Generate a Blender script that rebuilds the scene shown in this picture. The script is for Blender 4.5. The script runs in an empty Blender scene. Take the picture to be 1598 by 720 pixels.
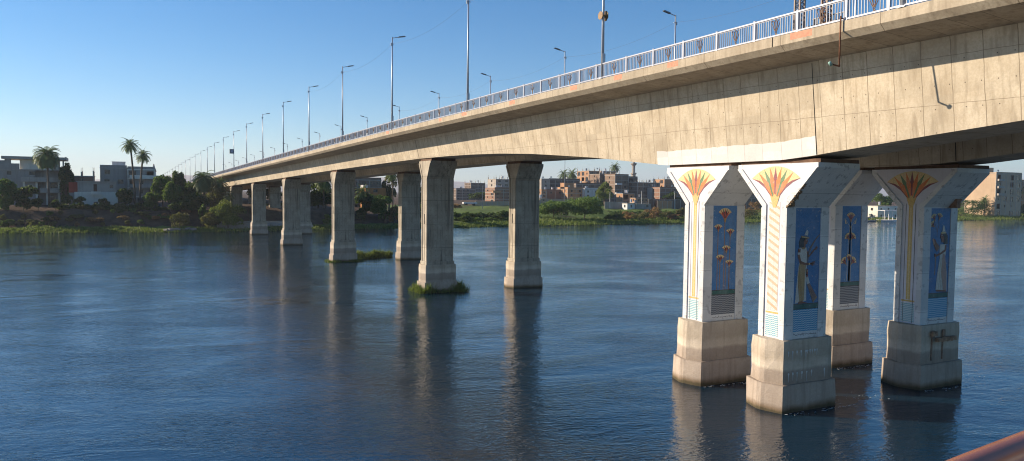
import bpy, math, random
import numpy as np
from math import sin, cos, pi, radians as R
random.seed(7); rng = np.random.default_rng(7)
scene = bpy.context.scene
COL = scene.collection

# ---------------------------------------------------------------- camera numbers (photo 1598 x 720)
CAMZ, FPX, YAW, PIT, ROL = 11.0, 1189.18, R(27.546), R(2.811), R(0.647)
_r = np.array([cos(YAW), -sin(YAW), 0]); _F = np.array([sin(YAW)*cos(PIT), cos(YAW)*cos(PIT), -sin(PIT)])
_U = np.cross(_r, _F); _R2 = cos(ROL)*_r + sin(ROL)*_U; _U2 = -sin(ROL)*_r + cos(ROL)*_U
def at(px, py, Y):
    d = _F + _R2*(px-799)/FPX - _U2*(py-360)/FPX
    p = d*Y/d[1]
    return (float(p[0]), float(Y), float(p[2]+CAMZ))

# ---------------------------------------------------------------- mesh helpers
class MB:
    def __init__(s): s.v=[]; s.f=[]; s.m=[]; s.uv={}
    def add(s, vs, fs, m=0):
        b=len(s.v); s.v.extend(vs)
        for f in fs: s.f.append(tuple(b+i for i in f)); s.m.append(m)
    def box(s, x0,x1,y0,y1,z0,z1, m=0):
        s.add([(x0,y0,z0),(x1,y0,z0),(x1,y1,z0),(x0,y1,z0),(x0,y0,z1),(x1,y0,z1),(x1,y1,z1),(x0,y1,z1)],
              [(0,3,2,1),(4,5,6,7),(0,1,5,4),(1,2,6,5),(2,3,7,6),(3,0,4,7)], m)
    def frus(s, b, t, z0, z1, m=0):   # b,t = (x0,x1,y0,y1)
        s.add([(b[0],b[2],z0),(b[1],b[2],z0),(b[1],b[3],z0),(b[0],b[3],z0),(t[0],t[2],z1),(t[1],t[2],z1),(t[1],t[3],z1),(t[0],t[3],z1)],
              [(0,3,2,1),(4,5,6,7),(0,1,5,4),(1,2,6,5),(2,3,7,6),(3,0,4,7)], m)
    def prism(s, pts, fn0, fn1, m=0):   # pts 2D, fn map to 3D for two caps
        n=len(pts); s.add([fn0(*p) for p in pts]+[fn1(*p) for p in pts],
              [tuple(range(n)), tuple(range(2*n-1,n-1,-1))]+[(i,i+n,(i+1)%n+n,(i+1)%n) for i in range(n)], m)
    def poly(s, pts, z0, z1, m=0): s.prism(pts, lambda x,y:(x,y,z0), lambda x,y:(x,y,z1), m)
    def tube(s, path, r, n=6, m=0, r1=None, cap=True):
        path=[np.array(p,float) for p in path]; k=len(path); b=len(s.v)
        for i,p in enumerate(path):
            d=path[min(i+1,k-1)]-path[max(i-1,0)]; d/=np.linalg.norm(d)+1e-9
            a=np.array([0,0,1.]) if abs(d[2])<.9 else np.array([1.,0,0])
            u=np.cross(d,a); u/=np.linalg.norm(u); w=np.cross(d,u)
            rr=r if r1 is None else r+(r1-r)*i/(k-1)
            for j in range(n):
                t=2*pi*j/n; s.v.append(tuple(p+u*rr*cos(t)+w*rr*sin(t)))
        for i in range(k-1):
            for j in range(n):
                s.f.append((b+i*n+j, b+i*n+(j+1)%n, b+(i+1)*n+(j+1)%n, b+(i+1)*n+j)); s.m.append(m)
        if cap:
            s.f.append(tuple(b+j for j in range(n))[::-1]); s.m.append(m)
            s.f.append(tuple(b+(k-1)*n+j for j in range(n))); s.m.append(m)
    def build(s, name, mats, parent=None, smooth=False, loc=None):
        if not isinstance(mats,(list,tuple)): mats=[mats]
        me=bpy.data.meshes.new(name)
        off=np.array(loc if loc else (0,0,0),float)
        vs=[tuple(np.array(v)-off) for v in s.v] if loc else s.v
        me.from_pydata(vs,[],s.f)
        for m in mats: me.materials.append(m)
        if len(mats)>1: me.polygons.foreach_set('material_index', s.m)
        if smooth: me.polygons.foreach_set('use_smooth',[True]*len(s.f))
        me.validate(); me.update()
        o=bpy.data.objects.new(name,me); COL.objects.link(o)
        if loc: o.location=loc
        if parent is not None: o.parent=parent
        return o
def npmesh(name, V, F, mats, parent=None, smooth=False, mi=None):
    me=bpy.data.meshes.new(name); k=F.shape[1]
    me.vertices.add(len(V)); me.vertices.foreach_set('co', np.ascontiguousarray(V,dtype=np.float32).ravel())
    me.loops.add(F.size); me.loops.foreach_set('vertex_index', np.ascontiguousarray(F,dtype=np.int32).ravel())
    me.polygons.add(len(F)); me.polygons.foreach_set('loop_start', np.arange(0,F.size,k,dtype=np.int32))
    if smooth: me.polygons.foreach_set('use_smooth', np.ones(len(F),bool))
    if not isinstance(mats,(list,tuple)): mats=[mats]
    for m in mats: me.materials.append(m)
    if mi is not None: me.polygons.foreach_set('material_index', mi)
    me.update(calc_edges=True); me.validate()
    o=bpy.data.objects.new(name,me); COL.objects.link(o)
    if parent is not None: o.parent=parent
    return o
def tag(o, label=None, cat=None, group=None, kind=None):
    if label: o['label']=label
    if cat: o['category']=cat
    if group: o['group']=group
    if kind: o['kind']=kind
    return o
def empty(name, loc, rz=0):
    o=bpy.data.objects.new(name,None); o.empty_display_size=.3; o.location=loc; o.rotation_euler=(0,0,rz); COL.objects.link(o); return o
def kids(o, tree): return tree.get(o,[])
def copy_tree(o, parent=None):
    c=o.copy(); COL.objects.link(c)
    if parent is not None: c.parent=parent
    for ch in CH.get(o.name,[]): copy_tree(ch,c)
    return c
CH={}
def reg(o):          # remember the children of a prototype once
    for ob in bpy.data.objects:
        if ob.parent is not None: 
            CH.setdefault(ob.parent.name,[])
            if ob not in CH[ob.parent.name]: CH[ob.parent.name].append(ob)
    return o

# ---------------------------------------------------------------- materials
def newmat(name):
    m=bpy.data.materials.new(name); m.use_nodes=True; nt=m.node_tree; nt.nodes.clear()
    out=nt.nodes.new('ShaderNodeOutputMaterial'); bs=nt.nodes.new('ShaderNodeBsdfPrincipled')
    nt.links.new(bs.outputs[0],out.inputs[0]); return m,nt,bs
class N:
    def __init__(s,nt): s.nt=nt
    def put(s,sock,v):
        if hasattr(v,'links') or isinstance(v,bpy.types.NodeSocket): s.nt.links.new(v,sock)
        else: sock.default_value=v
    def math(s,op,a,b=None,c=None):
        n=s.nt.nodes.new('ShaderNodeMath'); n.operation=op; s.put(n.inputs[0],a)
        if b is not None: s.put(n.inputs[1],b)
        if c is not None: s.put(n.inputs[2],c)
        return n.outputs[0]
    def coord(s,kind='Object'): return s.nt.nodes.new('ShaderNodeTexCoord').outputs[kind]
    def map(s,v,sc=(1,1,1),rot=(0,0,0),loc=(0,0,0)):
        n=s.nt.nodes.new('ShaderNodeMapping'); s.nt.links.new(v,n.inputs[0]); n.inputs['Scale'].default_value=sc; n.inputs['Rotation'].default_value=rot; n.inputs['Location'].default_value=loc; return n.outputs[0]
    def noise(s,v,scale,detail=4,rough=.55,dist=0):
        n=s.nt.nodes.new('ShaderNodeTexNoise'); s.nt.links.new(v,n.inputs['Vector']); n.inputs['Scale'].default_value=scale; n.inputs['Detail'].default_value=detail; n.inputs['Roughness'].default_value=rough; n.inputs['Distortion'].default_value=dist; return n.outputs[0]
    def ramp(s,f,stops,interp='LINEAR'):
        n=s.nt.nodes.new('ShaderNodeValToRGB'); s.nt.links.new(f,n.inputs[0]); e=n.color_ramp.elements; n.color_ramp.interpolation=interp
        while len(e)<len(stops): e.new(.5)
        for i,(p,c) in enumerate(stops):
            e[i].position=p; e[i].color=(*c,1) if len(c)==3 else c
        return n.outputs[0]
    def mix(s,f,a,b,bt='MIX'):
        n=s.nt.nodes.new('ShaderNodeMix'); n.data_type='RGBA'; n.blend_type=bt; s.put(n.inputs[0],f)
        for i,v in ((6,a),(7,b)):
            if isinstance(v,tuple): n.inputs[i].default_value=(*v,1) if len(v)==3 else v
            else: s.nt.links.new(v,n.inputs[i])
        return n.outputs[2]
    def sep(s,v):
        n=s.nt.nodes.new('ShaderNodeSeparateXYZ'); s.nt.links.new(v,n.inputs[0]); return n.outputs
    def comb(s,x,y,z):
        n=s.nt.nodes.new('ShaderNodeCombineXYZ'); s.put(n.inputs[0],x); s.put(n.inputs[1],y); s.put(n.inputs[2],z); return n.outputs[0]
    def white(s,v):
        n=s.nt.nodes.new('ShaderNodeTexWhiteNoise'); n.noise_dimensions='3D'; s.nt.links.new(v,n.inputs['Vector']); return n.outputs[0]
    def bump(s,h,st=.3,d=.02,nrm=None):
        n=s.nt.nodes.new('ShaderNodeBump'); s.nt.links.new(h,n.inputs['Height']); n.inputs['Strength'].default_value=st; n.inputs['Distance'].default_value=d
        if nrm is not None: s.nt.links.new(nrm,n.inputs['Normal'])
        return n.outputs[0]
    def line(s,x,period,w,off=0.):     # 1 on a thin line every period
        a=s.math('ADD',x,off); a=s.math('DIVIDE',a,period); a=s.math('FRACT',a); a=s.math('SUBTRACT',a,.5); a=s.math('ABSOLUTE',a); return s.math('GREATER_THAN',a,.5-w/period/2)
def setp(bs,rough=.8,spec=.3,metal=0):
    bs.inputs['Roughness'].default_value=rough; bs.inputs['Specular IOR Level'].default_value=spec; bs.inputs['Metallic'].default_value=metal

def weathered(name, base, dark, streak=.5, rough=.85, bumpst=.25, sc=1., lines=None, holes=None, chips=None, waterband=False, light=None):
    m,nt,bs=newmat(name); n=N(nt); o=n.coord('Object'); setp(bs,rough)
    c=n.mix(n.ramp(n.noise(o,.9*sc,6,.62),[(.33,(0,0,0)),(.68,(1,1,1))]), dark, base)
    c2=n.mix(n.ramp(n.noise(o,.22*sc,3),[(.4,(0,0,0)),(.62,(1,1,1))]), tuple(x*.86 for x in base), tuple(min(1,x*1.1) for x in (light or base)))
    c=n.mix(.5,c,c2)
    st=n.noise(n.map(o,(2.2*sc,2.2*sc,.16*sc)),1.6,5,.6); st=n.ramp(st,[(.5,(0,0,0)),(.72,(1,1,1))])
    c=n.mix(n.math('MULTIPLY',st,streak),c,tuple(x*.55 for x in dark))
    h=n.noise(o,9*sc,6,.6)
    c=n.mix(n.ramp(h,[(.35,(.35,.35,.35)),(.6,(0,0,0))]),c,dark)
    x=n.sep(o)
    if lines:
        for ax,per,w,of in lines:
            jig=n.math('MULTIPLY',n.math('SUBTRACT',n.noise(o,1.3,2),.5),.08)
            l=n.line(n.math('ADD',x[ax],jig),per,w,of)
            c=n.mix(n.math('MULTIPLY',l,.8),c,tuple(v*.45 for v in dark))
        # every formwork panel a little different
        cell=n.comb(n.math('FLOOR',n.math('DIVIDE',x[lines[0][0]],lines[0][1])),3.,n.math('FLOOR',n.math('DIVIDE',x[2],1.9)))
        w=n.white(cell); c=n.mix(n.math('MULTIPLY',w,.34),c,tuple(v*.55 for v in base))
    if holes:
        a,pa,b,pb,r,oa,ob=holes
        fa=n.math('SUBTRACT',n.math('FRACT',n.math('DIVIDE',n.math('ADD',x[a],oa),pa)),.5); fa=n.math('MULTIPLY',fa,pa)
        fb=n.math('SUBTRACT',n.math('FRACT',n.math('DIVIDE',n.math('ADD',x[b],ob),pb)),.5); fb=n.math('MULTIPLY',fb,pb)
        d=n.math('SQRT',n.math('ADD',n.math('MULTIPLY',fa,fa),n.math('MULTIPLY',fb,fb)))
        hh=n.math('LESS_THAN',d,r); 
        cell=n.comb(n.math('FLOOR',n.math('DIVIDE',n.math('ADD',x[a],oa),pa)),1.,n.math('FLOOR',n.math('DIVIDE',n.math('ADD',x[b],ob),pb)))
        hh=n.math('MULTIPLY',hh,n.math('GREATER_THAN',n.white(cell),.3))
        c=n.mix(n.math('MULTIPLY',hh,.8),c,(.035,.028,.02))
    if chips:
        ch=n.noise(o,2.6,5,.65); ch=n.ramp(ch,[(.585,(0,0,0)),(.6,(1,1,1))]); c=n.mix(n.math('MULTIPLY',ch,.75),c,chips)
        ch=n.noise(o,9.,3,.6); ch=n.ramp(ch,[(.69,(0,0,0)),(.7,(1,1,1))]); c=n.mix(n.math('MULTIPLY',ch,.6),c,tuple(v*.5 for v in chips))
    if waterband:   # stained bands left by the changing river level
        z=n.math('ADD',x[2],n.math('MULTIPLY',n.noise(o,1.1,4),.35))
        b=n.ramp(n.math('DIVIDE',z,4.),[(0,(.10,.085,.05)),(.07,(.17,.15,.09)),(.10,(.42,.34,.26)),(.16,(.80,.74,.70)),(.37,(.85,.79,.76)),(.41,(.70,.64,.60)),(.56,(.78,.72,.68)),(.6,(1.18,1.14,1.06)),(.67,(1.1,1.06,1.0)),(.73,(.92,.87,.79)),(1,(1,.96,.9))])
        c=n.mix(1.,c,b,'MULTIPLY')
    nt.links.new(c,bs.inputs['Base Color'])
    nt.links.new(n.bump(n.math('ADD',n.noise(o,14*sc,6,.6),n.math('MULTIPLY',n.noise(o,2.2*sc,3),1.5)),bumpst,.03),bs.inputs['Normal'])
    return m
def plain(name,c,rough=.6,var=.12,sc=3.,spec=.3,metal=0,bumpst=0):
    m,nt,bs=newmat(name); n=N(nt); o=n.coord('Object'); setp(bs,rough,spec,metal)
    k=n.noise(o,sc,5,.6); cc=n.mix(n.ramp(k,[(.3,(0,0,0)),(.7,(1,1,1))]),tuple(v*(1-var) for v in c),tuple(min(1,v*(1+var)) for v in c))
    nt.links.new(cc,bs.inputs['Base Color'])
    if bumpst: nt.links.new(n.bump(n.noise(o,sc*6,5),bumpst,.02),bs.inputs['Normal'])
    return m
def mosaic(name,c,wear=.55):
    m,nt,bs=newmat(name); n=N(nt); o=n.coord('Object'); setp(bs,.5,.35); x=n.sep(o)
    v=nt.nodes.new('ShaderNodeTexVoronoi'); nt.links.new(o,v.inputs['Vector']); v.inputs['Scale'].default_value=26.
    g=tuple((q*.72+.05) for q in c)
    cc=n.mix(n.math('MULTIPLY',n.sep(v.outputs['Color'])[0],.7),c,tuple(q*.55 for q in c))
    cc=n.mix(n.ramp(n.noise(o,1.7,5,.65),[(.38,(0,0,0)),(.66,(.55,.55,.55))]),cc,tuple(q*.6+.13 for q in c))
    cc=n.mix(n.math('MULTIPLY',n.ramp(n.noise(o,5.5,4,.65),[(.62,(0,0,0)),(.66,(1,1,1))]),wear),cc,(.40,.39,.37))
    st=n.ramp(n.noise(n.map(o,(5,5,.35)),1.3,4,.6),[(.52,(0,0,0)),(.7,(.5,.5,.5))]); cc=n.mix(st,cc,tuple(q*.5+.06 for q in c))
    nt.links.new(cc,bs.inputs['Base Color']); nt.links.new(n.bump(v.outputs['Distance'],.35,.01),bs.inputs['Normal']); return m
def foliage(name,c1,c2,trans=.45):
    m,nt,bs=newmat(name); n=N(nt); o=n.coord('Object'); setp(bs,.6,.25)
    g=nt.nodes.new('ShaderNodeNewGeometry')
    k=n.noise(n.coord('Object'),.55,3); k2=n.math('MULTIPLY',n.math('ADD',k,g.outputs['Random Per Island']),.5)
    cc=n.mix(n.ramp(k2,[(.25,(0,0,0)),(.75,(1,1,1))]),c1,c2); nt.links.new(cc,bs.inputs['Base Color'])
    tr=nt.nodes.new('ShaderNodeBsdfTranslucent'); nt.links.new(n.mix(.5,cc,(.12,.16,.01)),tr.inputs[0])
    mx=nt.nodes.new('ShaderNodeMixShader'); mx.inputs[0].default_value=trans
    out=[x for x in nt.nodes if x.type=='OUTPUT_MATERIAL'][0]
    nt.links.new(bs.outputs[0],mx.inputs[1]); nt.links.new(tr.outputs[0],mx.inputs[2]); nt.links.new(mx.outputs[0],out.inputs[0])
    return m
def brick(name,c1,c2,mortar,frame=None,sc=1.):
    m,nt,bs=newmat(name); n=N(nt); o=n.coord('Object'); setp(bs,.9,.15)
    x=n.sep(o); v=n.comb(n.math('ADD',x[0],x[1]),x[2],0.)
    b=nt.nodes.new('ShaderNodeTexBrick'); nt.links.new(v,b.inputs[0]); b.inputs['Scale'].default_value=1.6*sc
    b.inputs['Color1'].default_value=(*c1,1); b.inputs['Color2'].default_value=(*c2,1); b.inputs['Mortar'].default_value=(*mortar,1); b.inputs['Mortar Size'].default_value=.03
    k=n.noise(o,.35,5,.65); c=n.mix(n.ramp(k,[(.35,(.5,.5,.5)),(.65,(0,0,0))]),b.outputs[0],tuple(q*.55 for q in c1))
    k=n.noise(n.map(o,(1,1,.2)),1.4,4); c=n.mix(n.ramp(k,[(.5,(0,0,0)),(.75,(.5,.5,.5))]),c,tuple(q*1.2 for q in mortar))
    nt.links.new(c,bs.inputs['Base Color']); return m
def zigzag(name,c1,c2,c3=None,per=.11):
    m,nt,bs=newmat(name); n=N(nt); x=n.sep(n.coord('Object')); setp(bs,.6)
    h=n.math('ADD',x[0],x[1]); t=n.math('PINGPONG',h,per*.5); v=n.math('FRACT',n.math('DIVIDE',n.math('ADD',x[2],t),per))
    c=n.ramp(v,[(0,c1),(.45,c2),(.75,c3 or c2)],'CONSTANT'); nt.links.new(c,bs.inputs['Base Color']); return m
M={}
GBASE=(.56,.485,.365); GD=(.33,.255,.165)
M['girder']=weathered('girder_concrete',GBASE,GD,.6,lines=[(1,1.28,.034,0.),(2,1.9,.02,.4)],holes=(1,.64,2,.95,.024,.2,.1),light=(.64,.57,.44))
M['slab']=weathered('deck_concrete',(.46,.39,.29),(.25,.20,.135),.7,lines=[(1,1.28,.035,0.)])
M['edge']=weathered('deck_edge_concrete',(.50,.43,.32),(.27,.21,.14),.6,lines=[(1,5.1,.04,0.)])
M['pier']=weathered('pier_concrete',(.48,.42,.325),(.20,.17,.13),.95,lines=[(2,2.6,.03,.3)],holes=(0,.62,2,.55,.035,.2,.1))
M['footing']=weathered('footing_concrete',(.54,.485,.41),(.35,.30,.24),.5,waterband=True,bumpst=.5)
M['white']=weathered('white_painted_concrete',(.68,.68,.66),(.54,.54,.53),.12,chips=(.36,.36,.36),lines=[(2,2.25,.02,.1)],bumpst=.18)
M['whiteband']=weathered('white_band_paint',(.70,.68,.65),(.56,.53,.49),.1,lines=[(1,1.28,.022,0.)],bumpst=.15)
M['lilac']=weathered('pale_mosaic_ground',(.62,.61,.64),(.50,.49,.52),.12,sc=2.5,bumpst=.15)
M['blue']=mosaic('blue_mosaic',(.055,.19,.42))
M['rust']=plain('rusty_steel',(.15,.065,.035),.85,.5,6.)
M['bearing']=plain('stained_bearing_slab',(.12,.07,.045),.9,.4,2.)
M['dark']=plain('black_gap',(.02,.018,.015),.9)
for k,c in dict(red=(.42,.05,.03),orange=(.72,.20,.04),green=(.10,.22,.08),cream=(.76,.58,.27),yellow=(.66,.44,.13),maroon=(.24,.05,.06),skin=(.24,.085,.04),hair=(.015,.015,.02),linen=(.66,.62,.55),ochre=(.42,.24,.085),teal=(.03,.12,.10),outline=(.05,.04,.035),pale=(.55,.47,.33),peach=(.74,.42,.26),brownp=(.20,.12,.09),pinkp=(.50,.30,.24)).items():
    M[k]=mosaic('mosaic_'+k,c,.35)
M['zig_blue']=zigzag('zigzag_blue',(.06,.24,.44),(.58,.66,.70),(.10,.36,.46))
M['zig_grey']=zigzag('zigzag_grey',(.05,.065,.085),(.36,.37,.38),(.22,.23,.24))
M['zig_pale']=zigzag('zigzag_pale',(.06,.28,.36),(.62,.64,.60),(.62,.64,.60),.10)
M['rail']=plain('painted_rail_metal',(.36,.38,.44),.4,.08,4.,.5)
M['bars']=plain('grey_baluster_metal',(.20,.22,.27),.45,.1,4.,.5)
M['orn']=plain('brown_ornament_metal',(.17,.095,.055),.5,.3,6.,.5)
M['pole']=plain('galvanised_pole',(.42,.44,.47),.42,.15,1.,.5,.3)
M['lum']=plain('lamp_head_metal',(.16,.17,.19),.4,.1,3.)
M['sign']=plain('faded_orange_sign_back',(.26,.15,.06),.55,.35,6.)
M['pinkpaint']=plain('faded_pink_paint',(.62,.24,.15),.75,.2,5.)
M['asphalt']=plain('asphalt',(.05,.05,.052),.9,.2,2.)
M['marking']=plain('road_paint',(.75,.75,.72),.7)
M['copper']=plain('copper_brown_handrail',(.42,.13,.065),.26,.10,8.,.6,.35)
M['steelw']=plain('ship_deck_paint',(.55,.57,.6),.5)
M['trunk']=weathered('palm_bark',(.17,.125,.085),(.08,.06,.04),.3,lines=[(2,.35,.08,0.)])
M['bark']=plain('tree_bark',(.12,.09,.06),.95,.3,5.)
M['glass']=plain('dark_window',(.018,.018,.02),.25,.3,1.,.5)
M['frame']=plain('window_frame_paint',(.30,.26,.21),.6)
M['door']=plain('brown_wood_door',(.12,.06,.035),.7,.3,3.)
M['c_grey']=weathered('grey_render',(.36,.325,.285),(.24,.215,.185),.4,sc=.5)
M['c_slab']=weathered('cast_concrete_slab',(.44,.39,.33),(.29,.25,.21),.4,sc=.5)
M['c_cream']=weathered('cream_render',(.74,.69,.58),(.58,.53,.44),.3,sc=.5)
M['c_beige']=weathered('beige_render',(.50,.36,.235),(.40,.28,.18),.3,sc=.4)
M['c_white']=weathered('white_render',(.68,.66,.64),(.5,.48,.46),.3,sc=.5)
M['c_orange']=weathered('orange_render',(.42,.19,.065),(.32,.14,.05),.3,sc=.5)
M['c_red']=weathered('red_paint',(.45,.075,.04),(.30,.05,.03),.3,sc=.5)
M['b_brown']=brick('brown_brick',(.23,.155,.11),(.28,.195,.14),(.22,.17,.13))
M['b_red']=brick('red_brick',(.28,.15,.10),(.33,.185,.125),(.24,.16,.12))
M['b_orange']=brick('orange_brick',(.46,.24,.125),(.54,.30,.16),(.36,.25,.17))
M['b_dark']=brick('dark_brick',(.17,.12,.09),(.21,.15,.115),(.16,.13,.105))
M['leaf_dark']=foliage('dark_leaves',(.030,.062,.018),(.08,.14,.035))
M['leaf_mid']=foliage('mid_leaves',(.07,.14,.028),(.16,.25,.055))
M['leaf_light']=foliage('light_leaves',(.12,.17,.035),(.24,.28,.07))
M['leaf_palm']=foliage('palm_leaves',(.075,.125,.04),(.19,.24,.09),.35)
M['leaf_dry']=foliage('dry_leaves',(.26,.13,.06),(.40,.23,.12))
M['leaf_olive']=foliage('olive_leaves',(.10,.10,.035),(.20,.17,.07))
M['grass']=foliage('grass_blades',(.10,.15,.03),(.21,.26,.07))
M['rock']=weathered('rock',(.33,.29,.25),(.16,.13,.11),.3,bumpst=.6)

# ---------------------------------------------------------------- bridge profiles
_ZT=np.array([(-80,17.4),(-20,18.2),(0,18.32),(15,18.34),(25,18.31),(35,18.24),(47,18.13),(60,17.99),(80.6,17.76),(101,17.47),(121,17.14),(142,16.82),(163,16.52),(206,15.85),(256,15.08),(350,13.5),(420,12.3),(560,9.9)])
def zt(y): return float(np.interp(y,_ZT[:,0],_ZT[:,1]))
_ZB=np.array([(-80,14.3),(-40,14.7),(-8,14.98),(3,14.8),(10,14.45),(16.6,13.96),(21.2,13.50),(26.1,13.0),(28.2,12.84),(37.3,12.82),(38.3,12.9),(45.1,13.55),(49.4,13.86),(54.4,14.20),(60.3,14.47),(66,14.61),(71.9,14.69),(80.6,14.71),(99.5,14.48),(119.8,14.22),(160,13.5),(245,12.05),(350,10.2),(560,6.6)])
def zb(y): return float(np.interp(y,_ZB[:,0],_ZB[:,1]))
ys=list(np.arange(-80,20,5))+list(np.arange(20,84,1.5))+list(np.arange(84,260,5))+list(np.arange(260,561,15))
def loft(name, sec, mats, parent, yl=ys, matfn=None):
    mb=MB(); n=len(sec(0))
    for y in yl:
        for p in sec(y): mb.v.append((p[0],y,p[1]))
    for i in range(len(yl)-1):
        for j in range(n):
            a=i*n+j; b=i*n+(j+1)%n
            mb.f.append((a,b,b+n,a+n)); mb.m.append(matfn(j) if matfn else 0)
    mb.f.append(tuple(range(n))[::-1]); mb.m.append(0); k=(len(yl)-1)*n; mb.f.append(tuple(k+j for j in range(n))); mb.m.append(0)
    return mb.build(name,mats,parent)
XN,XF=27.0,47.7; G2=XF-XN
def sec_slab(y):
    z=zt(y); return [(XN,z),(XN,z-.44),(XN+.28,z-.70),(29.9,z-.90),(44.8,z-.90),(XF-.28,z-.70),(XF,z-.44),(XF,z),(XF-1.6,z),(XF-1.6,z-.18),(XN+1.6,z-.18),(XN+1.6,z)]
def gsec(dx):
    def f(y):
        t=zt(y)-.86; b=zb(y); return [(29.60+dx,t),(30.14+dx,b),(33.45+dx,b),(33.99+dx,t)]
    return f
DX=10.75+.15
bridge=empty('river_bridge',(37.3,0,12))
tag(bridge,'long beige concrete road bridge deck carried over the river on paired piers','bridge')
def rel(o): o.location=(-37.3,0,-12); return o
rel(loft('deck_slab',sec_slab,[M['slab'],M['edge']],bridge,matfn=lambda j:1 if j in(0,1,5,6) else 0))
g1=rel(loft('box_girder',gsec(0),M['girder'],bridge)); g2=rel(loft('box_girder',gsec(DX),M['girder'],bridge))
# road surface and lane marks
mb=MB()
for i in range(len(ys)-1):
    a,b=ys[i],ys[i+1]; mb.add([(XN+1.7,a,zt(a)-.176),(XF-1.7,a,zt(a)-.176),(XF-1.7,b,zt(b)-.176),(XN+1.7,b,zt(b)-.176)],[(0,1,2,3)])
rel(mb.build('road_surface',M['asphalt'],bridge))
for x in (29.3,37.1,37.5,45.4):
    mb=MB()
    for i in range(len(ys)-1):
        a,b=ys[i],ys[i+1]; mb.add([(x-.06,a,zt(a)-.17),(x+.06,a,zt(a)-.17),(x+.06,b,zt(b)-.17),(x-.06,b,zt(b)-.17)],[(0,1,2,3)])
    rel(mb.build('lane_marking',M['marking'],bridge))
# white painted band over the near main piers (irregular upper edge), 8 mm proud
mb=MB(); yy=list(np.arange(26.02,38.2,.32)); tops=[.93-.09*(y-26)/12 for y in yy]
tops=[t+random.uniform(-.03,.03) for t in tops]
def webx(y,h):
    t=zt(y)-.86; b=zb(y); return 30.14+(29.60-30.14)*h/(t-b)
for i,y in enumerate(yy):
    b=zb(y); sl=(30.14-29.60)/(zt(y)-.86-b)
    for h,o in ((-.006,-.008),(tops[i],-.008),(tops[i],.01),(-.006,.01)): mb.v.append((30.14-sl*h+o,y,b+h))
for i in range(len(yy)-1):
    for j in range(4): a=i*4+j; b=i*4+(j+1)%4; mb.f.append((a,b,b+4,a+4)); mb.m.append(0)
mb.f+= [(3,2,1,0),tuple((len(yy)-1)*4+j for j in range(4))]; mb.m+=[0,0]
pb=mb.build('painted_band',M['whiteband'],g1)
# expansion joints as dark seams on web and edge
for y in (26.0,80.3,158.9,237.5):
    for dx in (0,DX):
        mb=MB()
        t=zt(y)-.95; b=zb(y)+.02
        mb.add([(30.13+dx-.012,y-.018,b),(30.13+dx-.012,y+.018,b),(29.62+dx-.012,y+.018,t),(29.62+dx-.012,y-.018,t),(30.2+dx,y-.03,b),(30.2+dx,y+.03,b),(29.7+dx,y+.03,t),(29.7+dx,y-.03,t)],[(0,1,2,3),(4,7,6,5),(0,3,7,4),(1,5,6,2),(0,4,5,1),(3,2,6,7)]); rel(mb.build('expansion_joint',M['dark'],bridge))
    mb=MB(); z=zt(y); mb.box(XN-.006,XN+.1,y-.03,y+.03,z-.44,z-.005); rel(mb.build('expansion_joint',M['dark'],bridge))
for y,w in ((24.35,1.2),(33.1,.9),(38.2,.8),(43.2,.8),(52,.9),(61,1.),(66.5,.6),(82,.8)):
    mb=MB(); z=zt(y); mb.box(XN-.005,XN+.02,y-w/2,y+w/2,z-.30,z-.02); rel(mb.build('pink_patch',M['pinkpaint'],bridge))

# ---------------------------------------------------------------- railings
def tilt(o,y0,y1,x):
    o.location=(x,y0,zt(y0)); o.rotation_euler=(math.atan2(zt(y1)-zt(y0),y1-y0),0,0)
PAN=2.5625; BAY=8*PAN
def make_bay():
    root=empty('bridge_railing',(0,0,0))
    for i in range(8):
        y=i*PAN+ (0.6 if i==0 else 0)
        mb=MB(); mb.box(-.055,.055,y-.055,y+.055,-.02,.97); mb.box(-.07,.07,y-.07,y+.07,.97,.99); mb.build('post',M['rail'],root)
    mb=MB(); mb.box(-.05,.05,.0,BAY-.02,.88,.95); mb.build('top_rail',M['rail'],root)
    mb=MB(); mb.box(-.045,.045,.0,BAY-.02,.05,.11); mb.build('bottom_rail',M['rail'],root)
    for i in range(8):
        mb=MB(); y0=i*PAN; c=y0+PAN/2
        for k in range(1,18):
            y=y0+PAN*k/18
            if abs(y-c)<.2: continue
            if i==0 and abs(y-.6)<.1: continue
            mb.box(-.016,.016,y-.016,y+.016,.11,.86)
        for za in (.115,.845): mb.box(-.014,.014,y0+.06,c-.02,za-.012,za+.012); mb.box(-.014,.014,c+.02,y0+PAN-.06,za-.012,za+.012)
        mb.box(-.014,.014,c-.02,c+.02,.835,.857); mb.box(-.014,.014,c-.02,c+.02,.103,.127)
        mb.build('baluster_grille',M['bars'],root)
        mb=MB()
        for sg in (-1,1):
            mb.tube([(0,c,.11),(0,c+sg*.05,.3),(0,c+sg*.2,.58),(0,c+sg*.26,.7),(0,c+sg*.2,.8),(0,c+sg*.1,.74),(0,c+sg*.08,.55),(0,c,.3)],.022,5)
            mb.tube([(0,c+sg*.04,.3),(0,c+sg*.06,.7),(0,c,.86)],.02,5)
        mb.tube([(0,c-.09,.11),(0,c-.04,.2),(0,c,.11),(0,c+.09,.11)],.02,5)
        mb.build('lotus_ornament',M['orn'],root)
    return root
bay0=reg(make_bay())
order=['nearest','second','third','fourth','fifth','sixth','seventh','eighth','ninth','tenth','eleventh','twelfth','thirteenth']
k=0; first=True
Y0=40.0-2*BAY
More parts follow.
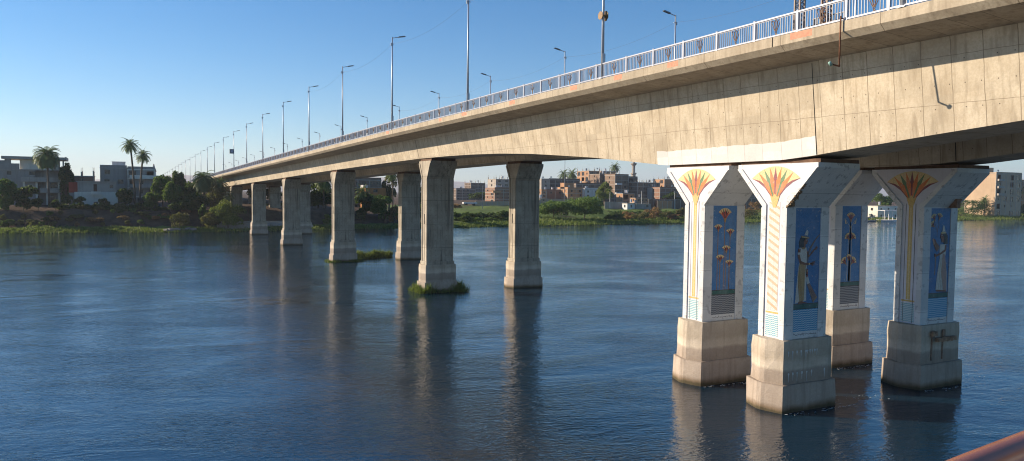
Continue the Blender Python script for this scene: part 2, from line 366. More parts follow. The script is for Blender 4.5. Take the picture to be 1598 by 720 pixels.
for side,x in (('near',XN+.09),('far',XF-.09)):
    i=0; y=Y0
    while y<330:
        o=bay0 if first else copy_tree(bay0); first=False
        tilt(o,y,y+BAY,x)
        if side=='near': lab='white near side railing bay, %s from the right edge of the photo'%order[min(i,12)]
        else: lab='white railing bay on the far edge of the bridge deck, behind the near railing'
        if side=='near' and i>=13: lab='far off white railing bay of the bridge beyond the riverbank trees'
        tag(o,lab,'railing','railing bays along the bridge deck')
        i+=1; y+=BAY

# ---------------------------------------------------------------- street lamps
def make_lamp():
    root=empty('street_lamp',(0,0,0))
    mb=MB(); mb.tube([(0,0,0),(0,0,5),(0,0,10.1)],.105,10,r1=.06); mb.build('pole',M['pole'],root,True)
    mb=MB(); mb.box(-.16,.16,-.16,.16,0,.05); mb.build('base_plate',M['pole'],root); mb=MB(); mb.box(-.05,.14,-.1,.1,.95,1.55); mb.build('fuse_box',M['pole'],root)
    mb=MB(); mb.tube([(0,0,9.98),(.3,0,10.06),(.75,0,10.16)],.04,6); 
    ar=mb.build('arm',M['pole'],root,True)
    mb=MB(); mb.tube([(-.2,0,9.35),(.2,0,9.35)],.035,6); mb.tube([(-.14,0,9.15),(-.14,0,9.45)],.06,6); mb.build('insulator_bracket',M['pole'],root)
    mb=MB(); mb.prism([(.7,10.10),(1.45,10.26),(1.5,10.33),(1.35,10.36),(.7,10.22)],lambda x,z:(x,-.12,z),lambda x,z:(x,.12,z)); mb.build('lamp_head',M['lum'],root)
    return root
lamp0=reg(make_lamp())
NL=[19.5,40.0,60.5,80.7,101.2,121,141.5,163,184.5,205.8,226.6,248.2,268.2,289.2,310.9,333,354,375,396,417,438,460,482,504,526,548]
FL=[38,58.0,78.1,98.3,117.7,137.5,158,179,200,221,242,263,284,305,326,347,368,389]
no=['nearest tall lamp post on the near railing, at the right edge of the bridge photo']
first=True; LAMPS=[]
for side,L,x in ((0,NL,XN+.1),(1,FL,XF-.15)):
    for i,y in enumerate(L):
        o=lamp0 if first else copy_tree(lamp0); first=False
        o.location=(x,y,zt(y)+(0 if side==0 else 0)); o.rotation_euler=(0,0,0 if side==0 else pi)
        if side==0:
            lab={0:'grey lamp post foot cut off by the top right frame edge on the near railing',1:'grey lamp post with orange octagonal sign back on its upper pole, near railing',8:'grey lamp post on the near railing with a small box clamped at mid height'}.get(i)
            if lab is None: lab='slim grey lamp post on the near bridge edge, number %d along it from the right'%(i+1) if i<14 else 'distant grey lamp post standing beyond the riverbank trees on the bridge approach'
        else: lab='lamp post on the far bridge edge with arm pointing left, number %d from the right'%(i+1) if i<8 else 'distant lamp post on the far bridge edge with arm pointing left'
        tag(o,lab,'street lamp','street lamps along the bridge')
        LAMPS.append(o)
# octagonal sign back on the second lamp and box on the ninth
mb=MB(); s=.33
oc=[(s*cos(pi/8+k*pi/4),s*sin(pi/8+k*pi/4)) for k in range(8)]
c=at(940.5,25,40.0)
mb.prism(oc,lambda a,b:(XN+.24,40+a,c[2]+b),lambda a,b:(XN+.27,40+a,c[2]+b)); mb.prism([(q[0]*.8,q[1]*.8) for q in oc],lambda a,b:(XN-.1,40+a,c[2]+b),lambda a,b:(XN-.13,40+a,c[2]+b)); mb.box(XN-.1,XN+.24,39.85,39.88,c[2]-.05,c[2]+.05); mb.box(XN-.1,XN+.24,40.12,40.15,c[2]-.05,c[2]+.05)
o=mb.build('octagonal_sign',M['sign'],loc=(XN+.1,40,c[2])); 
tag(o,'weathered orange brown octagonal sign strapped high on the lamp post','sign')
c=at(361.5,236.5,205.8); mb=MB(); mb.box(c[0]-.5,c[0]+.5,205.4,206.2,c[2]-.55,c[2]+.55); mb.box(c[0]-.3,c[0]+.3,205.34,205.4,c[2]-.3,c[2]+.3,1); mb.box(c[0]+.5,XN+.1,205.7,205.9,c[2]-.08,c[2]+.08)
o=mb.build('equipment_box',[M['lum'],M['rail']],loc=c); tag(o,'small dark box with pale front clamped to a distant lamp post','equipment box')
# overhead wires
def wire(a,b,sag,lab):
    p=[]; 
    for k in range(13):
        t=k/12; p.append((a[0]+(b[0]-a[0])*t,a[1]+(b[1]-a[1])*t,a[2]+(b[2]-a[2])*t-sag*4*t*(1-t)))
    mb=MB(); mb.tube(p,.008,4); o=mb.build('overhead_wire',M['lum'],loc=a); tag(o,lab,'wire','wires strung between the bridge lamps')
for i in range(0,5):
    wire((XN+.1,NL[i],zt(NL[i])+9.4),(XN+.1,NL[i+1],zt(NL[i+1])+9.4),.75,'thin sagging wire between near side lamp posts, span %d from the right'%(i+1))
for i in range(0,5):
    wire((XF-.15,FL[i],zt(FL[i])+9.4),(XF-.15,FL[i+1],zt(FL[i+1])+9.4),.75,'thin sagging wire between far side lamp posts, span %d from the right'%(i+1))

# lattice pylons and low iron bench on the walkway
for i,(px,) in enumerate(((1243,),(1286,))):
    yy0=(25.15,23.65)[i]; x0=27.75; w=.15
    zz=zt(yy0); root=empty('lattice_pylon',(x0,yy0,zz))
    mb=MB()
    for a in (-w,w):
        for b in (-w,w): mb.box(a-.03,a+.03,b-.03,b+.03,0,3.4)
    mb.build('corner_upright',M['orn'],root)
    mb=MB()
    for q in range(17):
        z0=q*.2; z1=z0+.2
        for (a,b,c_,d) in ((-w,-w,-w,w),(w,-w,w,w),(-w,-w,w,-w),(-w,w,w,w)):
            mb.tube([(a,b,z0),(c_,d,z1)],.014,4); mb.tube([(c_,d,z0),(a,b,z1)],.014,4); mb.tube([(a,b,z1),(c_,d,z1)],.012,4)
    mb.build('lattice',M['lum' if i==0 else 'orn'],root)
    mb=MB(); mb.box(-.22,.22,-.22,.22,-.0,.06); mb.build('base_plate',M['lum'],root)
    tag(root,['dark grey square lattice pylon rising behind the bridge railing','rust brown square lattice pylon right of the grey one behind the railing'][i],'lattice pylon')
root=empty('iron_bench',(28.5,24.3,zt(24.3)))
mb=MB()
for q in range(4): mb.box(-.25+q*.14,-.17+q*.14,-1.,1.,.43,.47)
mb.build('seat',M['lum'],root)
mb=MB()
for q in range(12): mb.box(.26,.3,-.95+q*.165,-.87+q*.165,.5,.86)
mb.box(.25,.31,-1,1,.86,.9); mb.build('backrest',M['lum'],root)
for a in (-.9,.9):
    mb=MB(); mb.box(-.25,.31,a-.03,a+.03,.37,.43); mb.box(-.25,-.2,a-.03,a+.03,0,.43); mb.box(.26,.31,a-.03,a+.03,0,.86); mb.build('leg',M['lum'],root)
tag(root,'dark iron slatted bench between the lattice pylons on the bridge walkway','bench')
# hanging drain pipe
root=empty('drain_pipe',(26.9,22.2,18.0))
mb=MB(); mb.tube([(0,0,.52),(0,0,-1.58)],.035,8); mb.tube([(0,0,.42),(.15,0,.42)],.03,6); mb.build('pipe',M['rust'],root,True)
mb=MB(); mb.tube([(0,0,-1.56),(-.5,.0,-1.50)],.035,8); mb.build('elbow_arm',M['rust'],root,True)
mb=MB(); mb.tube([(-.48,.0,-1.56),(-.6,.0,-1.44)],.065,8); mb.build('nozzle',plain('green_verdigris',(.25,.42,.36),.7,.3),root,True)
tag(root,'thin rusty pipe with green nozzle hanging down from the bridge railing','pipe')

# ---------------------------------------------------------------- piers
def footing_poly(x0,x1,yc,hy,nose):
    return [(x0,yc-hy),(x1,yc-hy),(x1+nose,yc-.15),(x1+nose,yc+.15),(x1,yc+hy),(x0,yc+hy),(x0-nose,yc+.15),(x0-nose,yc-.15)]
def rough_prism(pts,z0,z1,m,chip=.02,seg=5):
    """extruded polygon with slightly uneven edges"""
    mb=MB(); n=len(pts); nz=4; P=[]
    for i in range(n):
        a=np.array(pts[i]); b=np.array(pts[(i+1)%n]); L=np.linalg.norm(b-a); k=max(1,int(L/.5))
        for j in range(k): P.append((a+(b-a)*j/k, j==0))
    c=np.mean([p for p,_ in P],axis=0); rows=[]
    for q in range(nz+1):
        row=[]
        for p,cor in P:
            d=(p-c)/np.linalg.norm(p-c); j=(random.uniform(-1,.2)*chip*(.9 if cor else .35)); e=-.03 if q==nz else 0
            pp=p+d*(j+e); row.append((pp[0],pp[1],z0+(z1-z0)*q/nz+(random.uniform(-.01,.005) if q==nz else 0)))
        rows.append(row)
    k=len(P)
    for r_ in rows: mb.v.extend(r_)
    for q in range(nz):
        for i in range(k): mb.f.append((q*k+i,q*k+(i+1)%k,(q+1)*k+(i+1)%k,(q+1)*k+i)); mb.m.append(m)
    mb.f.append(tuple(range(k))[::-1]); mb.m.append(m); mb.f.append(tuple(nz*k+i for i in range(k))); mb.m.append(m)
    return mb
def profile(yc,hw,fw,z0,zf,zr,zc):    # column + capital outline in (y,z)
    return [(yc-hw,z0),(yc+hw,z0),(yc+hw,zf),(yc+fw,zr),(yc+fw,zc),(yc-fw,zc),(yc-fw,zr),(yc-hw,zf)]
def frames(mb,x,dxp,yc,hw,fw,z0,zf,zr,zc,bw,m=0):
    """raised border following the outline on the face x (proud towards -x by dxp)"""
    for sg in (-1,1):
        L=[(yc+sg*hw,z0),(yc+sg*hw,zf),(yc+sg*fw,zr),(yc+sg*(fw-bw*1.25),zr),(yc+sg*(hw-bw),zf+.12),(yc+sg*(hw-bw),z0)]
        mb.prism(L,lambda a,b:(x-dxp,a,b),lambda a,b:(x+.02,a,b),m)
def lotus(mb,org,w,h,layer,cols,n=9,base=True,flat=None):
    """fan-shaped lotus: org(u,v,l)->3D; fan centre (0,0), half width w, height h"""
    # cream fan
    AR=lambda q: h*(.63+.37*(1-min(1,abs(q))**2.1))
    arc=[(w*q,AR(q)) for q in np.linspace(-1,1,17)]
    def P(pts,m,l): mb.prism(pts,lambda a,b:org(a,b,layer+l*.005),lambda a,b:org(a,b,layer-.01),m)
    fan=[(-.13*w,0),(-.22*w,.14*h),(-.42*w,.34*h),(-.70*w,.52*h)]+arc+[(.70*w,.52*h),(.42*w,.34*h),(.22*w,.14*h),(.13*w,0)]
    P(fan,cols['cream'],1)
    nn=n; seq=cols['seq']
    for k in range(nn):
        t=(k/(nn-1)-.5)*2
        i=abs(k-(nn-1)//2); c=seq[min(i,len(seq)-1)]
        t=(0,.24,.48,.71,1)[i]*(1 if k>(nn-1)//2 else -1) if nn==9 else t
        ex=w*t; ey=AR(t)*.985
        if abs(t)>.95:
            s=1 if t>0 else -1
            P([(s*.13*w,-.01*h),(s*.22*w,.13*h),(s*.42*w,.33*h),(s*.70*w,.51*h),(s*1.0*w,.63*h),(s*.66*w,.56*h),(s*.36*w,.40*h),(s*.15*w,.2*h),(s*.07*w,.03*h)],c,2)
        else:
            bx=t*.11*w; dx=ex-bx; ln=math.hypot(dx,ey); nx,ny=-ey/ln,dx/ln; ww=(.088 if nn==9 else .13)*w
            mx,my=bx+dx*.5-.05*w*t,ey*.56
            P([(bx,0.02*h),(mx+nx*-ww,my+ny*-ww),(ex,ey),(mx+nx*ww,my+ny*ww)],c,2+.3*(k%2))
    if base: P([(-.2*w,.12*h),(-.1*w,.06*h),(0,.17*h),(.1*w,.06*h),(.2*w,.12*h),(.1*w,-.16*h),(.05*w,-.26*h),(-.05*w,-.26*h),(-.1*w,-.16*h)],cols['base'],4)
CX0,CX1=30.1,33.2
MPAL=['lilac','cream','red','orange','green','yellow','peach','zig_pale','outline','pale','maroon','linen']
def main_pier(name,dx,yc,label,stem,mural,zig):
    x0,x1=CX0+dx,CX1+dx; fx0,fx1=29.73+dx,33.62+dx
    root=empty('bridge_pier',((x0+x1)/2,yc,0)); O=(-(x0+x1)/2,-yc,0)
    def fix(o,loc=True): o.location=O; return o
    ft=fix(rough_prism(footing_poly(fx0,fx1,yc,1.27,.38),-2,1.42,0,.05).build('footing',M['footing'],root))
    fix(rough_prism(footing_poly(fx0+.17,fx1-.17,yc,1.10,.34),1.41,3.66,0,.05).build('plinth',M['footing'],root))
    hw,fw,zf,zr,zc=.80,2.66,10.45,12.42,12.66
    mb=MB(); pr=profile(yc,hw,fw,3.6,zf,zr,zc); mb.prism(pr,lambda a,b:(x0+.07,a,b),lambda a,b:(x1-.07,a,b)); 
    fix(mb.build('column',M['white'],root))
    mb=MB(); frames(mb,x0+.07,.07,yc,hw,fw,3.62,zf,zr,zc,.27); fix(mb.build('border_strip',M['white'],root))
    mb=MB()
    for sg in (-1,1):
        L=[(yc+sg*hw,3.62),(yc+sg*hw,zf),(yc+sg*fw,zr),(yc+sg*(fw-.34),zr),(yc+sg*(hw-.27),zf+.12),(yc+sg*(hw-.27),3.62)]
        mb.prism(L,lambda a,b:(x1-.09,a,b),lambda a,b:(x1,a,b))
    fix(mb.build('border_strip',M['white'],root))
    # strips at the sides of the mural, slightly proud of the near face
    for (a,b) in ((x0+.004,x0+.66),(x1-.60,x1-.004)):
        for sg in (-1,1):
            mb=MB(); ya,yb=sorted((yc+sg*(hw+.06),yc+sg*(hw-.02))); mb.box(a,b,ya,yb,3.6,10.40); fix(mb.build('side_strip',M['white'],root))
    # bearing slab between capital and girder
    mb=MB(); mb.box(x0+.25,x1-.1,yc-fw+.02,yc+fw-.02,zc,min(zb(yc-fw),zb(yc+fw),zb(yc))+.02); fix(mb.build('bearing_slab',M['bearing'],root))
    # lotus panel on the river side face
    mats=[M[k] for k in MPAL]; I={k:i for i,k in enumerate(MPAL)}
    mb=MB(); xf=x0+.07
    L=[(yc-.52,3.66),(yc+.52,3.66),(yc+.52,zf+.1),(yc+2.3,zr+.02),(yc+2.3,zc-.02),(yc-2.3,zc-.02),(yc-2.3,zr+.02),(yc-.52,zf+.1)]
    mb.prism(L,lambda a,b:(xf-.006,a,b),lambda a,b:(xf+.01,a,b),I['lilac'])
    org=lambda u,v,l:(xf-.006-l,yc-u,zf+.40+v)
    lotus(mb,org,1.62,1.68,.004,dict(cream=I['cream'],seq=[I['maroon'],I['orange'],I['green'],I['orange'],I['maroon']],base=I['yellow']))
    def pan(y0,y1,z0,z1,m,l=.012): mb.box(xf-.006-l,xf,y0,y1,z0,z1,m)
    zbse=4.85
    if stem=='stripe':
        pan(yc-.36,yc+.36,zbse+.22,zf+.25,I['linen'],.01)
        z=zbse+.25
        while z<zf+.1:
            a=z; b=min(z+.15,zf+.25)
            mb.prism([(yc-.34,a),(yc-.34,b),(yc+.34,min(b+.36,zf+.25)),(yc+.34,min(a+.36,zf+.2))],lambda p,q:(xf-.021,p,q),lambda p,q:(xf-.008,p,q),I['peach']); z+=.40
    else:
        wd=.30
        pan(yc-wd,yc+wd,zbse+.2,zf+.2,I['pale' if stem=='pale' else 'lilac'],.008)
        for q in (-.09,.09): pan(yc+q-.04,yc+q+.04,zbse+.2,zf+.35,I['yellow'],.014)
        pan(yc-.045,yc+.045,zbse+.2,zf+.35,I['cream'],.013)
        for q in (-wd,wd): pan(yc+q-.012,yc+q+.012,3.7,zf+.2,I['outline'],.016)
    pan(yc-.42,yc+.42,zbse+.08,zbse+.17,I['yellow'],.014)
    pan(yc-.42,yc+.42,3.75,zbse,I['zig_pale'],.010)
    fix(mb.build('lotus_panel',mats,root))
    mural(root,fix,x0,x1,yc-hw,zig)
    tag(root,label,'bridge pier','decorated main piers')
    return root
def mural_base(root,fix,x0,x1,yf,zig):
    a,b=x0+.66,x1-.60
    mb=MB(); mb.box(a,b,yf-.02,yf+.01,5.45,10.40,0); mb.box(a,b,yf-.02,yf+.01,4.02,5.20,1); mb.box(a,b,yf-.022,yf+.01,5.20,5.45,2)
    mb.box(a,b,yf-.026,yf+.01,5.17,5.21,3); mb.box(a,b,yf-.026,yf+.01,5.43,5.47,3); mb.box(a,b,yf-.018,yf+.01,3.72,4.02,4)
    # small hand-set characters along the foot of the panel (too small to read)
    q=a+.12
    while q<b-.15:
        w=random.uniform(.03,.09); h=random.uniform(.03,.09); zz=3.82+random.uniform(0,.05)
        mb.box(q,q+w,yf-.024,yf-.017,zz,zz+.025,5); mb.box(q,q+.02,yf-.024,yf-.017,zz+.025,zz+h,5); q+=w+.035
    fix(mb.build('mural_panel',[M['blue'],M[zig],M['teal'],M['outline'],M['white'],M['outline']],root))
    return a,b
class Art:
    def __init__(s,a,yf,pal): s.mb=MB(); s.a=a; s.yf=yf; s.pal=pal
    def P(s,pts,c,l):  s.mb.prism(pts,lambda u,v:(s.a+u,s.yf-.02-.004*l,v),lambda u,v:(s.a+u,s.yf-.012,v),s.pal.index(c))
    def S(s,path,w,c,l):   # ribbon with variable width
        n=len(path); Lp=[];Rp=[]
        for i,(u,v) in enumerate(path):
            p=path[max(i-1,0)]; q=path[min(i+1,n-1)]; dx,dy=q[0]-p[0],q[1]-p[1]; L=math.hypot(dx,dy)+1e-6
            ww=(w[i] if isinstance(w,(list,tuple)) else w)/2; Lp.append((u-dy/L*ww,v+dx/L*ww)); Rp.append((u+dy/L*ww,v-dx/L*ww))
        for i in range(n-1): s.P([Lp[i],Lp[i+1],Rp[i+1],Rp[i]],c,l)
    def E(s,u,v,ru,rv,c,l,n=14): s.P([(u+ru*cos(2*pi*k/n),v+rv*sin(2*pi*k/n)) for k in range(n)],c,l)
    def lot(s,u,v,w,h,ang=0,big=False):
        c_,s_=cos(ang),sin(ang)
        def org(p,q,l): 
            return (s.a+u+p*c_-q*s_, s.yf-.02-.004*5-l*.6, v+p*s_+q*c_)
        I=s.pal.index
        lotus(s.mb,org,w,h,.001,dict(cream=I('cream'),seq=[I('red'),I('hair'),I('red'),I('orange')],base=I('ochre')),n=5 if not big else 7)
    def done(s,name,root,fix): return fix(s.mb.build(name,[M[k] for k in s.pal],root))
PAL=['cream','red','orange','ochre','hair','skin','linen','yellow','brownp','pinkp','green','outline','blue','pale']
def mural_lotus(root,fix,x0,x1,yf,zig):
    a,b=mural_base(root,fix,x0,x1,yf,zig); A=Art(a,yf,PAL); k=(b-a)/136
    U=lambda x:(x-52)*k; V=lambda y:10.40-(y-45)*.0101
    for x,yt,yb,w,big in ((120,58,125,37,1),(83,152,188,23,0),(152,178,214,25,0),(131,275,312,25,0),(97,328,366,25,0),(150,360,394,24,0)):
        A.S([(U(x)+.01,V(yb)),(U(x),5.46)],.05,'ochre',1); A.S([(U(x)+.01,V(yb)),(U(x),5.46)],.022,'brownp',2)
    for x,yt,yb,w,big in ((120,58,125,37,1),(83,152,188,23,0),(152,178,214,25,0),(131,275,312,25,0),(97,328,366,25,0),(150,360,394,24,0)):
        A.lot(U(x),V(yb),w*k,V(yt)-V(yb),0,big)
    A.done('lotus_stem',root,fix)
def mural_fans(root,fix,x0,x1,yf,zig):
    a,b=mural_base(root,fix,x0,x1,yf,zig); A=Art(a,yf,PAL); k=(b-a)/112
    U=lambda x:(x-92)*k; V=lambda y:10.40-(y-78)*.0106
    for d in (-10,10): A.S([(U(145+d*.4),V(200)),(U(143+d),V(300)),(U(140+d),V(540))],.035,'pale',1)
    A.S([(U(143),V(180)),(U(143),V(540))],[.10,.18],'pinkp',0)
    A.lot(U(143),V(165),25*k,.52,0,True)
    for sg in (-1,1):
        A.S([(U(143),V(210)),(U(143+sg*26),V(165))],.03,'pale',2)
        A.P([(U(143+sg*22),V(188)),(U(143+sg*34),V(150)),(U(143+sg*31),V(185))],'cream',3)
        A.lot(U(143+sg*8),V(278),19*k,.40,-sg*.75); A.lot(U(138+sg*18),V(430),20*k,.46,-sg*.75)
    A.lot(U(138),V(405),15*k,.34)
    A.done('lotus_stem',root,fix)
def mural_harp(root,fix,x0,x1,yf,zig):
    a,b=mural_base(root,fix,x0,x1,yf,zig); A=Art(a,yf,PAL); k=(b-a)/204
    U=lambda x,y:(x-(62-.022*y))*k; V=lambda y:10.40-(y+92)*.0061
    def T(L): return [(U(x,y),V(y)) for x,y in L]
    # harp
    A.S(T([(262,130),(235,160),(205,205),(180,250),(160,310),(152,380),(152,430)]),[.03,.045,.06,.07,.08,.10,.10],'brownp',2)
    A.S(T([(255,140),(225,180),(195,235),(172,300),(160,400)]),.014,'ochre',3)
    A.P(T([(146,428),(164,424),(166,488),(148,492)]),'red',3); A.P(T([(146,440),(165,436),(165,444),(146,448)]),'cream',4); A.P(T([(147,470),(166,466),(166,474),(147,478)]),'outline',4)
    A.P(T([(148,492),(166,488),(180,545),(158,556)]),'linen',3)
    A.P(T([(158,556),(180,545),(240,668),(205,710)]),'brownp',3); A.P(T([(205,700),(236,662),(240,672),(208,712)]),'ochre',4)
    for q in range(5): A.S(T([(163+q*4,558-q*2),(209+q*6,700-q*8)]),.012,'pinkp',4)
    # dress
    A.P(T([(98,355),(152,352),(156,420),(150,560),(152,694),(62,712),(75,560),(86,430)]),'linen',3)
    A.P(T([(98,372),(148,378),(140,480),(136,600),(132,690),(96,702),(84,560),(88,440)]),'ochre',4)
    for q in range(4): A.S(T([(104+q*10,385),(96+q*11,692)]),.014,'cream',5)
    A.P(T([(100,244),(150,240),(156,300),(152,372),(100,372),(96,300)]),'linen',5)
    A.P(T([(108,238),(140,238),(134,256),(116,256)]),'ochre',6)
    # far arm up to the strings
    A.S(T([(148,262),(172,318),(196,288)]),[.13,.12,.10],'skin',2); A.S(T([(192,292),(216,262),(240,240)]),[.10,.09,.03],'skin',2)
    for t in ((238,232),(246,246),(236,262)): A.S(T([(214,262),t]),.035,'skin',3)
    # near arm
    A.S(T([(96,250),(90,310),(104,368)]),[.16,.15,.13],'skin',6); A.S(T([(100,362),(140,380),(184,380)]),[.14,.12,.09],'skin',6)
    for t in ((218,362),(222,374),(216,386),(206,396)): A.S(T([(184,380),t]),.04,'skin',7)
    A.P(T([(82,282),(100,280),(101,298),(83,300)]),'linen',7); A.P(T([(170,372),(178,372),(178,390),(170,390)]),'cream',7)
    # neck, face, hair, cone
    A.P(T([(116,212),(142,210),(144,244),(114,244)]),'skin',5)
    A.P(T([(120,158),(155,156),(158,178),(164,190),(157,196),(156,208),(142,216),(122,214)]),'skin',6)
    A.P(T([(118,148),(146,150),(140,168),(128,190),(128,238),(94,240),(92,200),(102,162)]),'hair',7)
    A.P(T([(144,176),(154,174),(152,180),(145,181)]),'linen',8); A.P(T([(147,176),(151,175),(150,180),(147,180)]),'hair',9)
    A.P(T([(110,140),(160,150),(172,160),(172,166),(112,156)]),'ochre',8); A.P(T([(112,148),(168,158),(166,162),(112,153)]),'cream',9)
    A.P(T([(136,136),(150,98),(158,94),(163,104),(160,140)]),'linen',8)
    A.P(T([(88,700),(118,694),(140,706),(160,712),(88,716)]),'skin',6)
    A.done('harpist_figure',root,fix)
def mural_lady(root,fix,x0,x1,yf,zig):
    a,b=mural_base(root,fix,x0,x1,yf,zig); A=Art(a,yf,PAL); k=(b-a)/119
    U=lambda x,y:(x-(152-.032*(y-20)))*k; V=lambda y:10.40-(y-18)*.0093
    def T(L): return [(U(x,y),V(y)) for x,y in L]
    A.S(T([(198,92),(200,125),(190,160),(188,200)]),.035,'brownp',1); A.S(T([(170,95),(182,130),(188,165)]),.03,'brownp',1)
    for x,y,an in ((172,88,.4),(200,84,-.3),(168,130,.9)): u,v=T([(x,y)])[0]; A.lot(u,v,.26,.34,an)
    A.S(T([(180,300),(178,370),(175,435)]),.05,'ochre',2); A.P(T([(165,215),(176,208),(186,235),(196,245),(204,262),(188,290),(178,275),(170,250)]),'skin',3)
    A.P(T([(160,210),(168,205),(174,240),(168,245)]),'pinkp',4)
    A.P(T([(208,245),(238,243),(242,285),(236,330),(246,420),(246,540),(180,530),(190,430),(205,330),(204,280)]),'linen',4)
    A.P(T([(222,300),(236,310),(244,420),(244,536),(224,534),(212,420)]),'pinkp',5)
    for q in range(3): A.S(T([(212+q*6,330),(196+q*13,528)]),.014,'pale',6)
    A.S(T([(240,250),(236,282),(212,300),(182,316)]),[.14,.13,.11,.09],'skin',7); A.S(T([(184,314),(172,306)]),.08,'skin',8); A.S(T([(184,318),(172,318)]),.05,'skin',8)
    A.P(T([(212,172),(232,168),(234,210),(228,232),(216,232),(213,212),(207,198)]),'skin',6)
    A.P(T([(214,164),(238,166),(250,190),(250,242),(228,244),(230,205),(222,180)]),'hair',7)
    A.P(T([(212,168),(240,166),(240,175),(212,177)]),'cream',8); A.P(T([(218,166),(224,126),(229,126),(236,164)]),'linen',8)
    A.P(T([(182,528),(240,536),(246,546),(184,540)]),'skin',5)
    A.P(T([(213,186),(219,185),(219,189),(213,190)]),'linen',8)
    A.done('flower_bearer_figure',root,fix)
p2=main_pier('C2',0,28.58,'white painted pier with harpist mural and orange striped lotus stem, nearest of the four','stripe',mural_harp,'zig_blue')
p1=main_pier('C1',0,34.62,'white painted pier with tall lotus flower mural and plain yellow stem, leftmost decorated pier','yellow',mural_lotus,'zig_grey')
p4=main_pier('C4',DX,28.58,'shaded white pier with mural of a woman holding flowers, rightmost decorated pier','yellow',mural_lady,'zig_blue')
p3=main_pier('C3',DX,34.62,'white painted pier with fan shaped lotus mural, partly behind the harpist pier','yellow',mural_fans,'zig_grey')
# crumbled concrete on the flare of the nearest pier, lime runs, steel brackets
def pfix(o,p): o.location=(-p.location.x,-p.location.y,0); return o
mb=MB()
for q in range(70):
    t=random.random(); y=28.58-.85-1.05*t; z=10.5+1.12*t; 
    r_=random.uniform(.03,.10)*(1.2-t*.7); x=30.12+random.uniform(0,.34)*(1-.6*t)
    mb.frus((x-r_,x+r_,y-r_*.8,y+r_*.4),(x-r_*.5,x+r_*.6,y-r_*.5,y+r_*.3),z-r_*.7,z+r_*.9)
pfix(mb.build('crumbled_concrete',plain('exposed_aggregate',(.22,.15,.09),.95,.5,9.,bumpst=.6),p2),p2)
mb=MB()
LIME=plain('lime_deposit',(.55,.56,.54),.8,.2,8.)
def blobs(y,z,xs,col=0):
    for x in xs:
        mb=MB()
        w=random.uniform(.03,.055); h=random.uniform(.05,.09)
        mb.prism([(x+w*cos(2*pi*k/10),z+h*sin(2*pi*k/10)) for k in range(10)],lambda a,b:(a,y-.012,b),lambda a,b:(a,y+.04,b))
        mb.prism([(x-w*.5,z),(x+w*.5,z),(x+w*.15,z-random.uniform(.15,.5))],lambda a,b:(a,y-.01,b),lambda a,b:(a,y+.04,b))
        pfix(mb.build('lime_run',LIME,p2),p2)
blobs(28.58-1.10,3.05,[30.25,30.55,30.85,31.15,31.5,31.62,31.8,31.95,32.15,32.3]); blobs(28.58-1.10,1.95,[30.3,30.6,30.9,31.25,31.6,31.95,32.9])
mb=MB(); yf=28.58-1.10
for x in (41.75,42.75):
    mb=MB(); mb.box(x-.05,x+.05,yf-.04,yf+.02,1.6,3.05); mb.box(x-.12,x+.12,yf-.10,yf-.05,2.95,3.35); pfix(mb.build('steel_upright',plain('old_timber_steel',(.24,.16,.11),.9,.5,5.),p4),p4)
mb=MB(); mb.box(41.9,43.6,yf-.32,yf-.13,2.72,2.95); mb.box(41.6,42.0,yf-.2,yf-.02,3.05,3.3)
for q in range(3): mb.box(42.3+q*.4,42.42+q*.4,yf-.34,yf-.3,2.7,2.97)
BEAM=plain('pale_rusty_beam',(.30,.19,.12),.85,.6,5.)
pfix(mb.build('steel_beam',BEAM,p4),p4)
mb=MB(); mb.box(44.2,44.95,27.9,28.1,3.1,3.35); pfix(mb.build('beam_stub',M['rust'],p4),p4); mb=MB(); mb.box(44.2,44.8,28.1,28.3,1.9,2.15); pfix(mb.build('beam_stub',M['rust'],p4),p4)
mb=MB(); mb.box(43.25,43.6,27.25,27.7,10.42,10.85); mb.box(43.2,43.65,27.2,27.75,10.85,10.95)
o=mb.build('junction_box',plain('brown_box',(.24,.14,.09),.8,.4,5.),p4); pfix(o,p4)

# plain side piers: prototype at origin then copies
def make_side(name,ztop,zf0,yc0):
    root=empty('bridge_pier',(0,0,0))
    mb=rough_prism(footing_poly(-1.94,1.94,0,1.22,.26),-2,1.15,0,.03); mb.build('footing',M['footing'],root)
    mb=rough_prism(footing_poly(-1.80,1.80,0,1.08,.22),1.14,3.05,0,.03); mb.build('plinth',M['footing'],root)
    mb=rough_prism(footing_poly(-1.66,1.66,0,.94,.1),3.04,3.42,0,.02); mb.build('plinth_cap',M['pier'],root)
    hw,fw=.78,1.72; zr,zc=ztop-.25,ztop
    mb=MB(); pr=profile(0,hw,fw,3.38,zf0,zr,zc); mb.prism(pr,lambda a,b:(-1.55,a,b),lambda a,b:(1.55,a,b)); mb.build('column',M['pier'],root)
    mb=MB(); frames(mb,-1.55,.06,0,hw,fw,3.43,zf0,zr,zc,.24); mb.build('border_strip',M['pier'],root)
    mb=MB(); mb.box(-1.565,-1.5,-.09,.09,7.5,8.6); mb.build('slot',M['dark'],root)
    mb=MB()
    for a,b in ((-1.56,-1.05),(1.05,1.56)): mb.box(a,b,-hw-.05,-hw+.02,3.42,zf0-.02)
    mb.build('side_strip',M['pier'],root)
    mb=MB(); mb.box(-1.4,1.4,-fw+.1,fw-.1,zc,zc+.34); mb.build('bearing_slab',M['bearing'],root)
    return root
words=['first','second','third','fourth','fifth','sixth','seventh']
